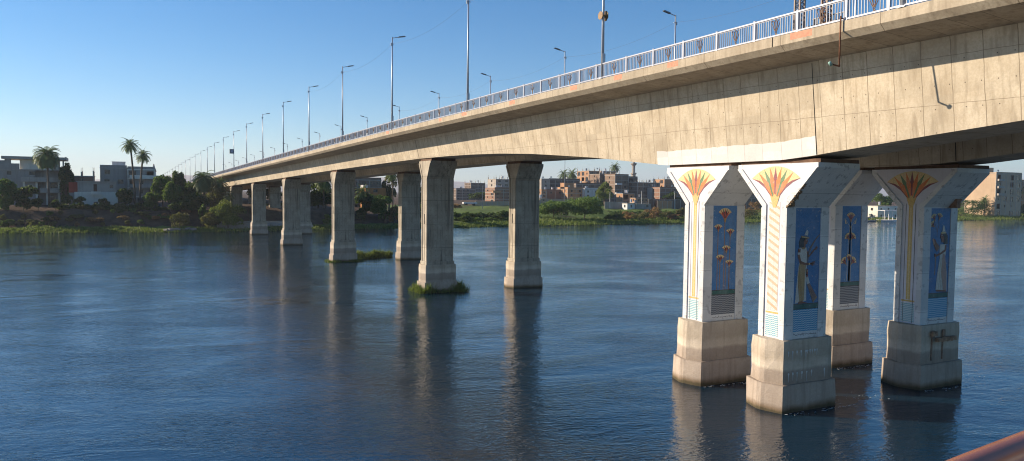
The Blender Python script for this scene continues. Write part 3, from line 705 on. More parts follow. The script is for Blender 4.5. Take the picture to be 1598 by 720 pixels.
for i in range(7):
    yc=78.68+39.34*i; zt_=zb(yc)-.30
    pr=reg(make_side('s',zt_,zt_-1.95,yc))
    q=copy_tree(pr)
    pr.location=(31.72,yc,0); q.location=(31.72+DX,yc,0)
    w=words[i]
    if i<4:
        tag(pr,'plain grey pier under the near girder, %s one behind the painted piers'%w,'bridge pier','plain paired piers')
        tag(q,'plain grey pier under the far girder, %s one behind the painted piers'%w,'bridge pier','plain paired piers')
        if i==0:
            pr['label']='tall plain concrete pier with weeds round its foot, nearest grey pier under the near girder'; q['label']='tall plain concrete pier standing clear in the water, nearest grey pier under the far girder'
    else:
        for o in (pr,q): tag(o,'plain concrete pier on the far bank almost hidden by the trees','bridge pier','plain paired piers')

# ---------------------------------------------------------------- river, ground, hills, sky
_S=np.array([(-3000,216),(-24,216),(18,211.5),(40,213),(71,219),(143,225),(209,234),(300,231),(428,233),(4000,240)])
def shore(x): return np.interp(x,_S[:,0],_S[:,1])
LP=np.array([(-40,-3),(-6,-1.5),(0,0.02),(2,.45),(9,.9),(13,2.6),(16,4.9),(20,5.6),(60,6.6),(400,7),(6000,8)])
RP=np.array([(-40,-3),(-6,-1.5),(0,0.02),(3,.4),(14,1.0),(24,1.5),(30,2.8),(60,4.0),(140,5.2),(400,5.5),(6000,8)])
def ground(x,y):
    d=y-shore(x); t=np.clip((x-50)/50,0,1); t=t*t*(3-2*t)
    h=np.interp(d,LP[:,0],LP[:,1])*(1-t)+np.interp(d,RP[:,0],RP[:,1])*t
    w=np.clip(d/6,0,1)
    h=h+w*(.35*np.sin(x*.11+y*.07)+.22*np.sin(x*.31-y*.23+1)+.12*np.sin(x*.83+y*.61))
    return h
def gz(x,y): return float(ground(np.array(x),np.array(y)))
gx=np.concatenate([[-8000,-3000,-1500,-600,-300],np.arange(-150,500,2.5),np.arange(500,800,20),[900,1100,1500,2200,4500,13000]])
gy=np.concatenate([np.arange(200,215,2),np.arange(215,262,1.0),np.arange(262,330,4),np.arange(330,500,10),[520,560,640,800,1100,1600,2400,4000,6600]])
X,Y=np.meshgrid(gx,gy); Z=ground(X,Y); Vn=np.stack([X.ravel(),Y.ravel(),Z.ravel()],1)
nx=len(gx); idx=np.arange(len(Vn)).reshape(X.shape); Fq=np.stack([idx[:-1,:-1].ravel(),idx[:-1,1:].ravel(),idx[1:,1:].ravel(),idx[1:,:-1].ravel()],1)
m,nt,bs=newmat('bank_ground'); n=N(nt); o_=n.coord('Object'); setp(bs,.95,.1); x=n.sep(o_)
soil=n.mix(n.ramp(n.noise(o_,.35,6,.65),[(.35,(0,0,0)),(.65,(1,1,1))]),(.055,.038,.027),(.13,.09,.06))
grs=n.mix(n.ramp(n.noise(o_,.5,6,.7),[(.35,(0,0,0)),(.65,(1,1,1))]),(.065,.10,.022),(.16,.21,.055))
k=n.noise(n.map(o_,(.05,.12,.1)),1.,5,.6)
low=n.math('LESS_THAN',n.math('ADD',x[2],n.math('MULTIPLY',n.noise(o_,.4,4),1.2)),1.75)
right=n.ramp(n.math('DIVIDE',x[0],200.),[(.42,(0,0,0)),(.55,(1,1,1))])
near=n.math('LESS_THAN',x[1],345.)
fld=n.math('MULTIPLY',n.math('MULTIPLY',right,near),n.ramp(k,[(.36,(0,0,0)),(.46,(1,1,1))]))
msk=n.math('MAXIMUM',low,fld); c=n.mix(msk,soil,grs)
wet=n.math('LESS_THAN',x[2],.12); c=n.mix(wet,c,(.03,.028,.018)); nt.links.new(c,bs.inputs['Base Color']); nt.links.new(n.bump(n.noise(o_,2.,6,.7),.8,.25),bs.inputs['Normal'])
M['ground']=m
tag(npmesh('riverbank',Vn,Fq,M['ground'],smooth=True),kind='structure')
# riverbed so the water has a bottom
mb=MB(); mb.add([(-3000,-1500,-6),(4500,-1500,-6),(4500,206,-6),(-3000,206,-6)],[(0,1,2,3)]); tag(mb.build('riverbed',plain('river_mud',(.03,.03,.02),.9)),kind='structure')
# water
m,nt,bs=newmat('river_water'); n=N(nt); o_=n.coord('Object')
bs.inputs['Base Color'].default_value=(.005,.022,.042,1); bs.inputs['Roughness'].default_value=.03; bs.inputs['IOR'].default_value=1.5; bs.inputs['Specular IOR Level'].default_value=.8
o2=n.map(o_,(1,1,1),rot=(0,0,.25))
warp=n.noise(n.map(o2,(.02,.035,1)),1.,3,.5,1.2)
patch=n.ramp(n.noise(n.map(o2,(.03,.075,1)),1.,5,.6,1.4),[(.38,(.28,.28,.28)),(.62,(1,1,1))])
fine=n.ramp(n.noise(n.map(o2,(.06,.10,1),loc=(7,3,0)),1.,4,.6,.8),[(.38,(.25,.25,.25)),(.62,(1.15,1.15,1.15))])
w1=n.noise(n.map(o2,(.9,1.8,1)),1.,4,.55,.9)
w2=n.noise(n.map(o2,(2.3,5.2,1)),1.,2,.5,.7)
w3=n.noise(n.map(o2,(.16,.34,1)),1.,3,.5,1.3); w4=n.noise(n.map(o2,(8.,13.,1)),1.,2,.6,.4)
h=n.math('ADD',n.math('MULTIPLY',n.math('MULTIPLY',w1,.085),patch),n.math('ADD',n.math('MULTIPLY',n.math('MULTIPLY',w2,.10),fine),n.math('ADD',n.math('MULTIPLY',w3,.16),n.math('MULTIPLY',n.math('MULTIPLY',w4,.022),fine))))
nt.links.new(n.bump(h,.36,1.),bs.inputs['Normal'])
M['water']=m
mb=MB(); mb.add([(-3000,-1500,0),(4500,-1500,0),(4500,260,0),(-3000,260,0)],[(0,1,2,3)]); tag(mb.build('river_water',M['water']),kind='structure')
# distant hills
hx=np.arange(-6000,12500,120.); rows=[]
def hz(x): return 18+28*np.exp(-((x-1100)/700)**2)+16*np.sin(x*.0021+1)+7*np.sin(x*.0093)+4*np.sin(x*.021+2)+22*np.exp(-((x-2600)/900)**2)
for k_,(yy_,f_) in enumerate(((5200,0.),(5400,.5),(5650,.85),(5900,1.),(6500,.6))): rows.append(np.stack([hx+rng.normal(0,6,len(hx)),np.full(len(hx),yy_)+rng.normal(0,12,len(hx)),4+f_*2.3*hz(hx/2.3)*(1+.08*rng.normal(size=len(hx)))*(1)],1))
Vh=np.concatenate(rows); ih=np.arange(len(Vh)).reshape(len(rows),-1); Fh=np.stack([ih[:-1,:-1].ravel(),ih[:-1,1:].ravel(),ih[1:,1:].ravel(),ih[1:,:-1].ravel()],1)
tag(npmesh('desert_hills',Vh,Fh,plain('desert_rock',(.34,.26,.19),.95,.2,.01),smooth=True),kind='structure')

# ---------------------------------------------------------------- vegetation
def leaf_quads(C,size,up=.3):
    n=len(C); d=rng.normal(size=(n,3)); d/=np.linalg.norm(d,axis=1)[:,None]
    e=rng.normal(size=(n,3)); e-=d*(e*d).sum(1)[:,None]; e/=np.linalg.norm(e,axis=1)[:,None]
    s=size*rng.uniform(.6,1.3,n)[:,None]
    V=np.stack([C-d*s, C+e*s*.45, C+d*s, C-e*s*.45],1).reshape(-1,3); return V,np.arange(4*n).reshape(-1,4)
def blob_points(n,rx,ry,rz,nc,flat=0.,seed=0):
    g=np.random.default_rng(seed)
    cc=g.normal(size=(nc,3)); cc/=np.linalg.norm(cc,axis=1)[:,None]; cc*=g.uniform(.25,.78,nc)[:,None]**.7; cc[:,2]=cc[:,2]*.85+.05
    rr=g.uniform(.26,.46,nc); w=rr**2; k=g.choice(nc,n,p=w/w.sum())
    d=g.normal(size=(n,3)); d/=np.linalg.norm(d,axis=1)[:,None]; d[:,2]=np.where(d[:,2]<-.5,-d[:,2]*.6,d[:,2])
    P=cc[k]+d*rr[k][:,None]*(g.uniform(.45,1.05,n)**.5)[:,None]
    return P*np.array([rx,ry,rz])
TREE=0
def tree(px0,px1,pyt,Y,mat,label,nleaf=2600,leaf=.30,group='trees on the far bank',base=None,name='broadleaf_tree',lowcrown=.25,ry=None,cat='tree',pyb=None,nc=16,X=None):
    """tree whose crown spans px0..px1 in the photo and tops out at pyt, standing at depth Y"""
    global TREE; TREE+=1
    a=at(px0,pyt,Y); b=at(px1,pyt,Y); cx=(a[0]+b[0])/2; rx=abs(b[0]-a[0])/2; top=(a[2]+b[2])/2; g=gz(cx,Y) if base is None else base
    H=max(top-g,1.2); zc=g+H*(lowcrown+1)/2; rz=H*(1-lowcrown)/2
    root=empty(name,(cx,Y,g))
    nleaf=int(nleaf*1.7); leaf*=1.2
    P=blob_points(nleaf,rx*1.08,ry or rx*.95,rz*1.08,nc,seed=TREE*13+5); P[:,2]+=zc-g
    P=P[P[:,2]>.1]
    V,F=leaf_quads(P,leaf); npmesh('crown',V,F,M[mat],root)
    mb=MB(); r0=max(.10,min(.4,H*.028))
    mb.tube([(0,0,-.4),(r0*.3,0,H*.2),(0,r0*.5,H*.5),(.1,0,H*.75)],r0,7,r1=r0*.3)
    for q in range(6):
        t=2*pi*q/6+TREE; z0=H*(.22+.07*q); mb.tube([(0,0,z0),(cos(t)*rx*.3,sin(t)*rx*.3,z0+H*.14),(cos(t)*rx*.62,sin(t)*rx*.6,z0+H*.24)],r0*.45,5,r1=r0*.12)
    mb.build('trunk' if H>4 else 'stem',M['bark'],root)
    tag(root,label,cat,group); return root
def bush(px0,px1,pyt,Y,mat,label,nleaf=900,leaf=.22,base=None,cat='bush',group='bushes along the riverbank',lowcrown=.0,nc=10):
    return tree(px0,px1,pyt,Y,mat,label,nleaf,leaf,group,base,'riverside_bush',lowcrown,cat=cat,nc=nc)
def palm(px,py_top,Y,label,crown=3.2,lean=0,basepx=None,nf=34,name='date_palm',mat='leaf_palm',droop=1.,low=False,seed=1,group='date palms on the far bank'):
    g=np.random.default_rng(seed)
    c=at(px,py_top,Y); 
    bx=at(basepx,py_top,Y)[0] if basepx is not None else c[0]; gzz=gz(bx,Y)
    top=c[2]-crown*.45; H=max(top-gzz,.6); root=empty(name,(bx,Y,gzz)); dx=c[0]-bx
    mb=MB(); k=9; path=[(dx*(i/k)**1.6,0,-.3+(H+.3)*i/k) for i in range(k+1)]
    mb.tube(path,.30,9,r1=.22); mb.build('trunk',M['trunk'],root,True)
    VV=[];FF=[];b=0
    for f in range(nf):
        az=f*2.39996+g.uniform(-.2,.2); el=R(80)-R(115)*(f/nf)**.9+g.uniform(-.08,.08); L=crown*g.uniform(.85,1.12)
        p=np.array([dx,0,H]); d=np.array([cos(az)*cos(el),sin(az)*cos(el),sin(el)]); pts=[p]
        S=9
        for s_ in range(S):
            d=d+np.array([0,0,-.16*droop*(1+.6*s_/S)]); d/=np.linalg.norm(d); p=p+d*L/S; pts.append(p)
        side=np.cross(d,[0,0,1]); side/=np.linalg.norm(side)+1e-6
        for s_ in range(1,S+1):
            for sub in (0,.5):
                q=pts[s_-1]+(pts[s_]-pts[s_-1])*sub; dd=(pts[s_]-pts[s_-1]); dd=dd/np.linalg.norm(dd)
                wl=crown*.19*(sin(pi*min(1,(s_-.3+sub)/(S+.3)))**.6+.1)
                for sg in (-1,1):
                    t=q+(side*sg*.8+dd*.65+np.array([0,0,-.28]))*wl; w=dd*.075*crown*.4
                    VV+= [q-w*.6,q+w,t+w*.3,t-w*.3]; FF.append((b,b+1,b+2,b+3)); b+=4
        for s_ in range(S):
            w=side*.035; VV+=[pts[s_]-w,pts[s_]+w,pts[s_+1]+w*.7,pts[s_+1]-w*.7]; FF.append((b,b+1,b+2,b+3)); b+=4
    npmesh('crown',np.array(VV),np.array(FF),M[mat],root)
    tag(root,label,'palm tree',group); return root
# left bank, from the photo's left edge to the bridge
tree(-14,24,276,232,'leaf_mid','leafy green tree cut by the left edge of the photo',2600,.3,lowcrown=.02)
tree(20,60,289,233,'leaf_dark','round dark green tree in front of the grey concrete house',2800,.28,lowcrown=.1)
tree(91,114,257,247,'leaf_dark','narrow dark tree right of the big dense palm',2200,.3,lowcrown=.02)
palm(73,231,238,'dense broad crowned date palm left of the low cream house',4.3,nf=110,basepx=75,droop=1.25,seed=3)
palm(203,218,238,'tallest slender date palm, left one of the leaning pair',3.1,basepx=210,seed=5,nf=44)
palm(223,235,239,'shorter slender date palm, right one of the leaning pair',2.9,basepx=217,seed=8,nf=40)
tree(182,206,291,236,'leaf_dark','small dark tree beside the right end of the cream house',1500,.27,lowcrown=.05)
bush(92,112,303,237,'leaf_dark','dark bush left of the cream house wall',700,.25,group='trees on the far bank'); bush(114,134,307,237,'leaf_dark','low dark bush in front of the cream house wall',600,.25)
bush(152,170,309,238,'leaf_dark','low bush under the cream house window',500,.22)
tree(224,252,301,232,'leaf_mid','sunlit round bush tree right of the palm pair',1800,.27,lowcrown=.05)
tree(236,270,272,238,'leaf_mid','medium green tree topped by the line of distant lamps',2600,.3,lowcrown=.15)
tree(262,290,266,243,'leaf_dark','dark tall tree behind the lamp line left of the bridge',2400,.3,lowcrown=.15)
tree(248,284,283,229,'leaf_mid','leafy green tree in front of the dark tall tree',2600,.3,lowcrown=.05)
tree(276,312,281,234,'leaf_dark','dark green tree left of the shaggy palm by the bridge end',2800,.3,lowcrown=.05)
tree(262,330,300,228,'leaf_dark','wide dark thicket at the foot of the trees by the bridge end',3600,.3,lowcrown=.0,ry=4)
palm(318,268,231,'shaggy sunlit palm whose fronds touch the bridge end',4.6,nf=80,seed=11,droop=1.5)
palm(343,278,226,'low shaggy palm under the bridge end',3.4,nf=40,seed=12,droop=1.2)
tree(318,352,286,224,'leaf_olive','olive green tree right of the shaggy sunlit palm',2200,.25,lowcrown=.05)
palm(357,298,222,'small palm in front of the half hidden pier',2.4,nf=30,seed=13)
tree(330,381,315,218,'leaf_light','large sunlit yellow green bush at the water beside the first bank pier',4200,.20,lowcrown=.0,nc=26,cat='bush',group='bushes along the riverbank',name='riverside_bush')
bush(306,342,330,218,'leaf_olive','olive green bush left of the large sunlit bush',1700,.2)
bush(264,296,332,219,'leaf_olive','low olive bush above the rocks',1000,.2)
bush(308,323,319,221,'leaf_mid','small rounded green bush above the olive bush',600,.2)
for i,(a,b,t,mt,lb) in enumerate([(38,64,342,'leaf_olive','dull olive bush at the left foot of the bank'),(76,94,343,'leaf_dry','small brownish bush left of the orange dry bush'),(108,134,345,'leaf_olive','low grey green bush on the bank left of the orange one'),(137,160,339,'leaf_dry','orange dry bush on the middle of the left bank'),(184,204,349,'leaf_dry','low brown scrub on the bank'),(206,234,347,'leaf_olive','low olive scrub on the bank'),(233,250,338,'leaf_dry','reddish bush leftmost of the pair by the rocks'),(250,266,340,'leaf_dry','orange dry bush rightmost of the pair by the rocks'),(284,300,341,'leaf_dry','brown bush right of the rocks'),(0,22,343,'leaf_dark','dark bush at the lower left bank'),(62,78,346,'leaf_olive','tiny olive bush between two brown bushes')]):
    bush(a,b,t,225.5+(i%3),mt,lb,600,.2)
for i in range(26):
    px=4+i*11.5+random.uniform(-4,4); w_=random.uniform(7,15); yy_=random.choice([223.5,226,229,231]); base_py={223.5:350,226:345,229:336,231:331}[yy_]
    bush(px-w_/2,px+w_/2,base_py-random.uniform(-2,3),yy_,random.choice(['leaf_dark','leaf_olive','leaf_olive','leaf_mid','leaf_dry']),'low scrub bush among many on the dark slope of the left bank',380,.2,group='scrub on the left bank slope')
for a_,b_,t_,m_,l_ in ((-4,22,306,'leaf_mid','leafy undergrowth below the tree cut by the left edge'),(22,50,305,'leaf_dark','dark undergrowth below the round dark tree'),(46,72,309,'leaf_dark','dark shrub left of the dense palm trunk'),(76,96,311,'leaf_dark','dark shrub right of the dense palm trunk')): bush(a_,b_,t_,231.5,m_,l_,1300,.26,group='scrub on the left bank slope')
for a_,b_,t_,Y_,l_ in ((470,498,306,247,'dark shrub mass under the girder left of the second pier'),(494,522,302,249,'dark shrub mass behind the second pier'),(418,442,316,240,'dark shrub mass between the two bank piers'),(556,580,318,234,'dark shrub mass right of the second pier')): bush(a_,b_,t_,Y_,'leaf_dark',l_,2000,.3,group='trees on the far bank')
# long hedge along the bank top
def hedge(pa,pb,pyt,Y,mat,label,n=5200,depth=1.6,leaf=.25,bottom=None,name='clipped_hedge'):
    a=at(pa,pyt,Y); b=at(pb,pyt,Y); x0,x1=a[0],b[0]; P=rng.uniform(size=(n,3)); xs_=x0+(x1-x0)*P[:,0]; yv=Y+(P[:,1]-.5)*depth
    g=ground(xs_,yv); tp=(a[2]+(b[2]-a[2])*P[:,0])+.25*np.sin(xs_*1.3)+.2*np.sin(xs_*3.7); zz=g+(tp-g)*P[:,2]**.7
    root=empty(name,((x0+x1)/2,Y,float(g.mean())))
    V,F=leaf_quads(np.stack([xs_,yv,zz],1),leaf); o=npmesh('foliage',V-np.array(root.location),F,M[mat],root)
    mb=MB(); 
    for q in range(12):
        xx=x0+(x1-x0)*(q+.5)/12; gg=gz(xx,Y); mb.tube([(xx,Y,gg-.2),(xx+.1,Y,gg+(a[2]-gg)*.7)],.06,5)
    o=mb.build('stem',M['bark'],root); o.location=-root.location
    tag(root,label,'hedge'); return root
hedge(88,236,319,232.5,'leaf_dark','long dark clipped hedge along the top of the left bank',6500)
hedge(236,300,324,231,'leaf_dark','dark overgrown hedge under the trees left of the bridge',3000)
# beyond and between the bridge piers
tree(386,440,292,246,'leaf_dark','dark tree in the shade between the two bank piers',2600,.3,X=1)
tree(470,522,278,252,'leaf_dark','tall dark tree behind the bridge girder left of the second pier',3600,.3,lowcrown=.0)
palm(505,272,240,'palm with pale drooping fronds left of the second pier',4.2,nf=46,seed=21,droop=1.4)
bush(500,520,334,224,'leaf_light','pale yellow bush at the water left of the second pier',900,.18)
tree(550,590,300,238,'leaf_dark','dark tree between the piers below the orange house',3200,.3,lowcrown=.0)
palm(566,292,236,'dark palm left of the orange house',3.4,nf=40,seed=23)
tree(578,624,306,231,'leaf_mid','broad green bush tree below the orange house',3400,.26,lowcrown=.0)
tree(596,618,273,275,'leaf_olive','tall grey green tree behind the orange house',1800,.32)
palm(613,266,255,'tall palm crown just left of the far girder pier',3.2,nf=36,seed=24)
tree(636,660,285,240,'leaf_dark','dark tree glimpsed between two grey piers',1800,.3,lowcrown=.0)
bush(606,622,321,228,'leaf_dry','tall dry reddish bush left of the far girder pier',900,.2); bush(552,572,332,230,'leaf_olive','brownish bush right of the second pier',700,.2)
bush(640,662,322,230,'leaf_olive','olive bush glimpsed between the grey piers',700,.22)
tree(838,890,312,245,'leaf_mid','left half of the big green thicket on the right bank',4200,.3,lowcrown=.0,nc=24,name='riverside_bush',cat='bush',group='bushes along the riverbank')
tree(876,948,308,243,'leaf_mid','right half of the big green thicket on the right bank',5200,.3,lowcrown=.0,nc=28,name='riverside_bush',cat='bush',group='bushes along the riverbank')
tree(770,796,328,242,'leaf_dark','dark round bush on the green field bank',1500,.27,lowcrown=0,name='riverside_bush',cat='bush',group='bushes along the riverbank')
for i,(a,b,t,Y_,mt,lb) in enumerate([(984,1012,328,240,'leaf_olive','sunlit olive bush on the bank below the shacks'),(1008,1034,324,244,'leaf_dry','large reddish dry bush on the bank'),(970,992,330,246,'leaf_dry','low reddish bush below the shacks'),(1056,1070,322,250,'leaf_olive','bush beside the leftmost painted pier'),(1030,1056,330,244,'leaf_olive','low olive bush left of the painted pier'),(945,975,334,240,'leaf_dark','dark low bush right of the big thicket'),(1042,1062,334,240,'leaf_dry','small dry bush low on the bank'),(715,740,336,238,'leaf_dark','low dark bush right of the grey pier'),(1150,1180,326,246,'leaf_olive','olive bush seen between two painted piers'),(700,722,318,300,'leaf_dry','dry orange bush at the edge of the field'),(1160,1184,312,250,'leaf_dry','tall dry bush seen between two painted piers')]):
    bush(a,b,t,Y_,mt,lb,900,.24)
hedge(706,840,333,250,'leaf_dark','dark hedge line crossing the green field',5000,2.2,.3,name='field_hedge')
hedge(706,800,341,242,'leaf_mid','lower hedge row nearer the water in the green field',3500,2.,.28,name='field_hedge')
hedge(950,1070,330,252,'leaf_dark','dark scrub row below the village walls',4200,2.2,.3,name='field_hedge')
hedge(1290,1352,330,245,'leaf_dark','scrub row behind the painted piers',2500,2.,.3,name='field_hedge'); hedge(1486,1640,324,250,'leaf_dark','dark scrub row below the tall beige house',5200,3.,.35,name='field_hedge')
tree(931,955,284,330,'leaf_light','sunlit yellow green tree in front of the dark brick flats',2200,.36,lowcrown=.1,group='trees of the village')
palm(880,267,420,'left palm crown above the village roofs',5.2,nf=40,seed=31,group='palms of the village'); palm(893,266,410,'right palm crown above the village roofs',5.2,nf=40,seed=32,group='palms of the village')
palm(960,256,460,'palm crown behind the unfinished orange tower',5.4,nf=40,seed=33,group='palms of the village')
tree(730,762,300,420,'leaf_dark','green tree row before the far grey houses',2000,.5,lowcrown=0,group='trees of the village')
tree(1040,1062,300,360,'leaf_dark','dark tree beside the red brown house',1500,.4,group='trees of the village')
tree(1364,1388,303,250,'leaf_mid','leafy tree above the yellow waterside wall',2200,.34,group='trees of the village',lowcrown=.2)
palm(1568,292,252,'broad fan shaped palm in front of the tall beige house',4.6,nf=46,seed=34,group='palms of the village',droop=.9)
palm(1537,308,250,'low palm left of the broad fan shaped palm',3.6,nf=40,seed=35,group='palms of the village'); bush(1506,1532,311,252,'leaf_dark','dark bush at the foot of the tall beige house',1200,.3); bush(1580,1600,309,254,'leaf_dark','dark bush at the right edge of the photo',900,.3)
tree(1592,1640,284,262,'leaf_dark','dark tree at the right edge of the photo',2200,.35,group='trees of the village')
# weeds and grass
def blades(name,pts,h,label,mat='grass',w=.03,kind='stuff'):
    n=len(pts); az=rng.uniform(0,2*pi,n); hh=h*rng.uniform(.5,1.3,n); ln=rng.normal(0,.35,(n,2))*hh[:,None]
    w_=np.stack([np.cos(az)*w,np.sin(az)*w,np.zeros(n)],1); hh=hh*(.55+.6*(np.sin(pts[:,0]*2.3+1)*np.sin(pts[:,1]*1.9)+.6).clip(0,1.4)); t=pts+np.stack([ln[:,0],ln[:,1],hh],1); mid=(pts+t)/2+np.array([0,0,1])*hh[:,None]*.12
    V=np.stack([pts-w_,pts+w_,mid+w_*.8,mid-w_*.8, mid-w_*.8,mid+w_*.8,t+w_*.1,t-w_*.1],1).reshape(-1,3)
    F=np.arange(8*n).reshape(-1,4); o=npmesh(name,V,F,M[mat]); tag(o,label,'weeds',kind=kind); return o
def ring(xc,yc,hx,hy,n,out,bias=None):
    P=[]
    while len(P)<n:
        x,y=rng.uniform(-hx-out*1.5,hx+out*2.2),rng.uniform(-hy-out,hy+out)
        if abs(x)<hx-.05 and abs(y)<hy-.05: continue
        e=max((abs(x)-hx)/(out*(2.2 if x>0 else 1.3)),(abs(y)-hy)/out)
        if rng.random()<e: continue
        P.append((xc+x,yc+y,-.02))
    return np.array(P)
def mound(name,pts,label):
    mb=MB(); mb.poly(pts,-.3,.05); return mb
P=ring(31.72,78.68,2.1,1.3,3600,.62); P=P[rng.random(len(P))<.35+.65*(np.sin(P[:,0]*3.1)*np.sin(P[:,1]*4.3+1)>-.1)]; P[:,2]+=.03; P=P[(P[:,0]<30.4)|(P[:,0]>33.4)|(rng.random(len(P))<.30)]
blades('river_weeds',P,.75,'green weeds growing round the foot of the nearest grey pier',w=.022)
P=ring(31.72,118.0,2.0,1.2,1500,.6); blades('river_weeds',P,.32,'thin weeds round the foot of the second grey pier',w=.03)
nn=6500; t=rng.random(nn); P=np.stack([34+7.6*t,121.8+2.6*t+rng.normal(0,.65,nn)*(1-.3*t),np.full(nn,-.02)],1); blades('river_grass',P,.85,'strip of bright green grass in the river between the second pair of piers',w=.035)
# foam flecks where the current passes the painted piers
mb=MB()
def fleck(x,y,L,w,a):
    n_=8; mb.add([(x+cos(2*pi*k/n_)*L*random.uniform(.6,1.1)*cos(a)-sin(2*pi*k/n_)*w*sin(a),y+cos(2*pi*k/n_)*L*random.uniform(.6,1.1)*sin(a)+sin(2*pi*k/n_)*w*cos(a),.035) for k in range(n_)],[tuple(range(n_))])
for (cx_,cy_) in ((31.7,27.15),(42.5,27.1),(31.7,33.2),(42.6,33.2)):
    for q in range(42):
        t=random.random(); fleck(cx_-1.9+t*5.2,cy_-abs(random.gauss(.05,.16))-t*.25,random.uniform(.02,.13),random.uniform(.01,.03),-.15)
    for q in range(26): t=random.random(); fleck(cx_+2.2+t*3.5,cy_+random.uniform(-.3,1.9),random.uniform(.02,.10),random.uniform(.01,.025),-.1)
o=mb.build('foam',plain('river_foam',(.75,.76,.74),.8)); tag(o,'white foam flecks trailing round the feet of the painted piers','foam',kind='stuff')
# grass fringe at the far shore
nn=26000; xs_=rng.uniform(-40,130,nn); ys_=shore(xs_)+rng.uniform(-.6,8.5,nn)*rng.random(nn)**.3; P=np.stack([xs_,ys_,ground(xs_,ys_)-.03],1); sel=~((xs_>26)&(xs_<48)&(rng.random(nn)<.7)); blades('shore_grass',P[sel],.45,'low grass fringe along the foot of the far bank',w=.10)
nn=26000; xs_=rng.uniform(110,470,nn); ys_=shore(xs_)+rng.uniform(-.5,26,nn)*rng.random(nn)**.5; P=np.stack([xs_,ys_,ground(xs_,ys_)-.03],1); blades('field_grass',P,.6,'grass and low crops on the right part of the far bank',w=.16)
# rocks by the water left of the bridge
for i in range(13):
    px=259+i*3.6+random.uniform(-1.5,1.5); c=at(px,358,214.5+random.uniform(-1,1.5)); s=random.uniform(.35,.95)
    g=np.random.default_rng(i); n_=0; mb=MB()
    import bmesh
    bm=bmesh.new(); bmesh.ops.create_icosphere(bm,subdivisions=2,radius=1)
    for v in bm.verts: v.co*=1+g.normal(0,.12); v.co.x*=s*1.3; v.co.y*=s; v.co.z*=s*.6
    me=bpy.data.meshes.new('boulder'); bm.to_mesh(me); bm.free(); me.materials.append(M['rock']); o=bpy.data.objects.new('boulder',me); COL.objects.link(o)
    o.location=(c[0],c[1],max(.15,gz(c[0],c[1])+.15)); o.rotation_euler=(0,0,g.uniform(0,3))
    tag(o,'pale boulder in the rock pile at the waterline left of the bridge','boulder','boulders at the waterline')
# terrace slab under the bridge
mb=MB(); mb.frus((24,50,216,232),(25,50,220,232),-.5,1.9); mb.box(26,49,222,231,1.9,2.3); o=mb.build('bank_terrace',M['c_slab']); tag(o,'low concrete terrace on the far bank under the bridge','terrace')

# ---------------------------------------------------------------- buildings
def facade(mb,p0,ud,w,h,ops,nrm,depth=.25,m=0):
    """wall sheet with real openings. p0 corner, ud unit dir, nrm outward; ops (u0,u1,v0,v1)"""
    us=sorted(set([0,w]+[q for o in ops for q in o[:2]])); vs=sorted(set([0,h]+[q for o in ops for q in o[2:4]]))
    def pt(u,v,d=0): return (p0[0]+ud[0]*u-nrm[0]*d,p0[1]+ud[1]*u-nrm[1]*d,p0[2]+v)
    for i in range(len(us)-1):
        for j in range(len(vs)-1):
            cu,cv=(us[i]+us[i+1])/2,(vs[j]+vs[j+1])/2
            if any(o[0]<cu<o[1] and o[2]<cv<o[3] for o in ops): continue
            mb.add([pt(us[i],vs[j]),pt(us[i+1],vs[j]),pt(us[i+1],vs[j+1]),pt(us[i],vs[j+1])],[(0,1,2,3)],m)
    for o in ops:
        a,b,c_,d=o[:4]; mb.add([pt(a,c_),pt(b,c_),pt(b,d),pt(a,d),pt(a,c_,depth),pt(b,c_,depth),pt(b,d,depth),pt(a,d,depth)],[(0,4,5,1),(1,5,6,2),(2,6,7,3),(3,7,4,0)],m)
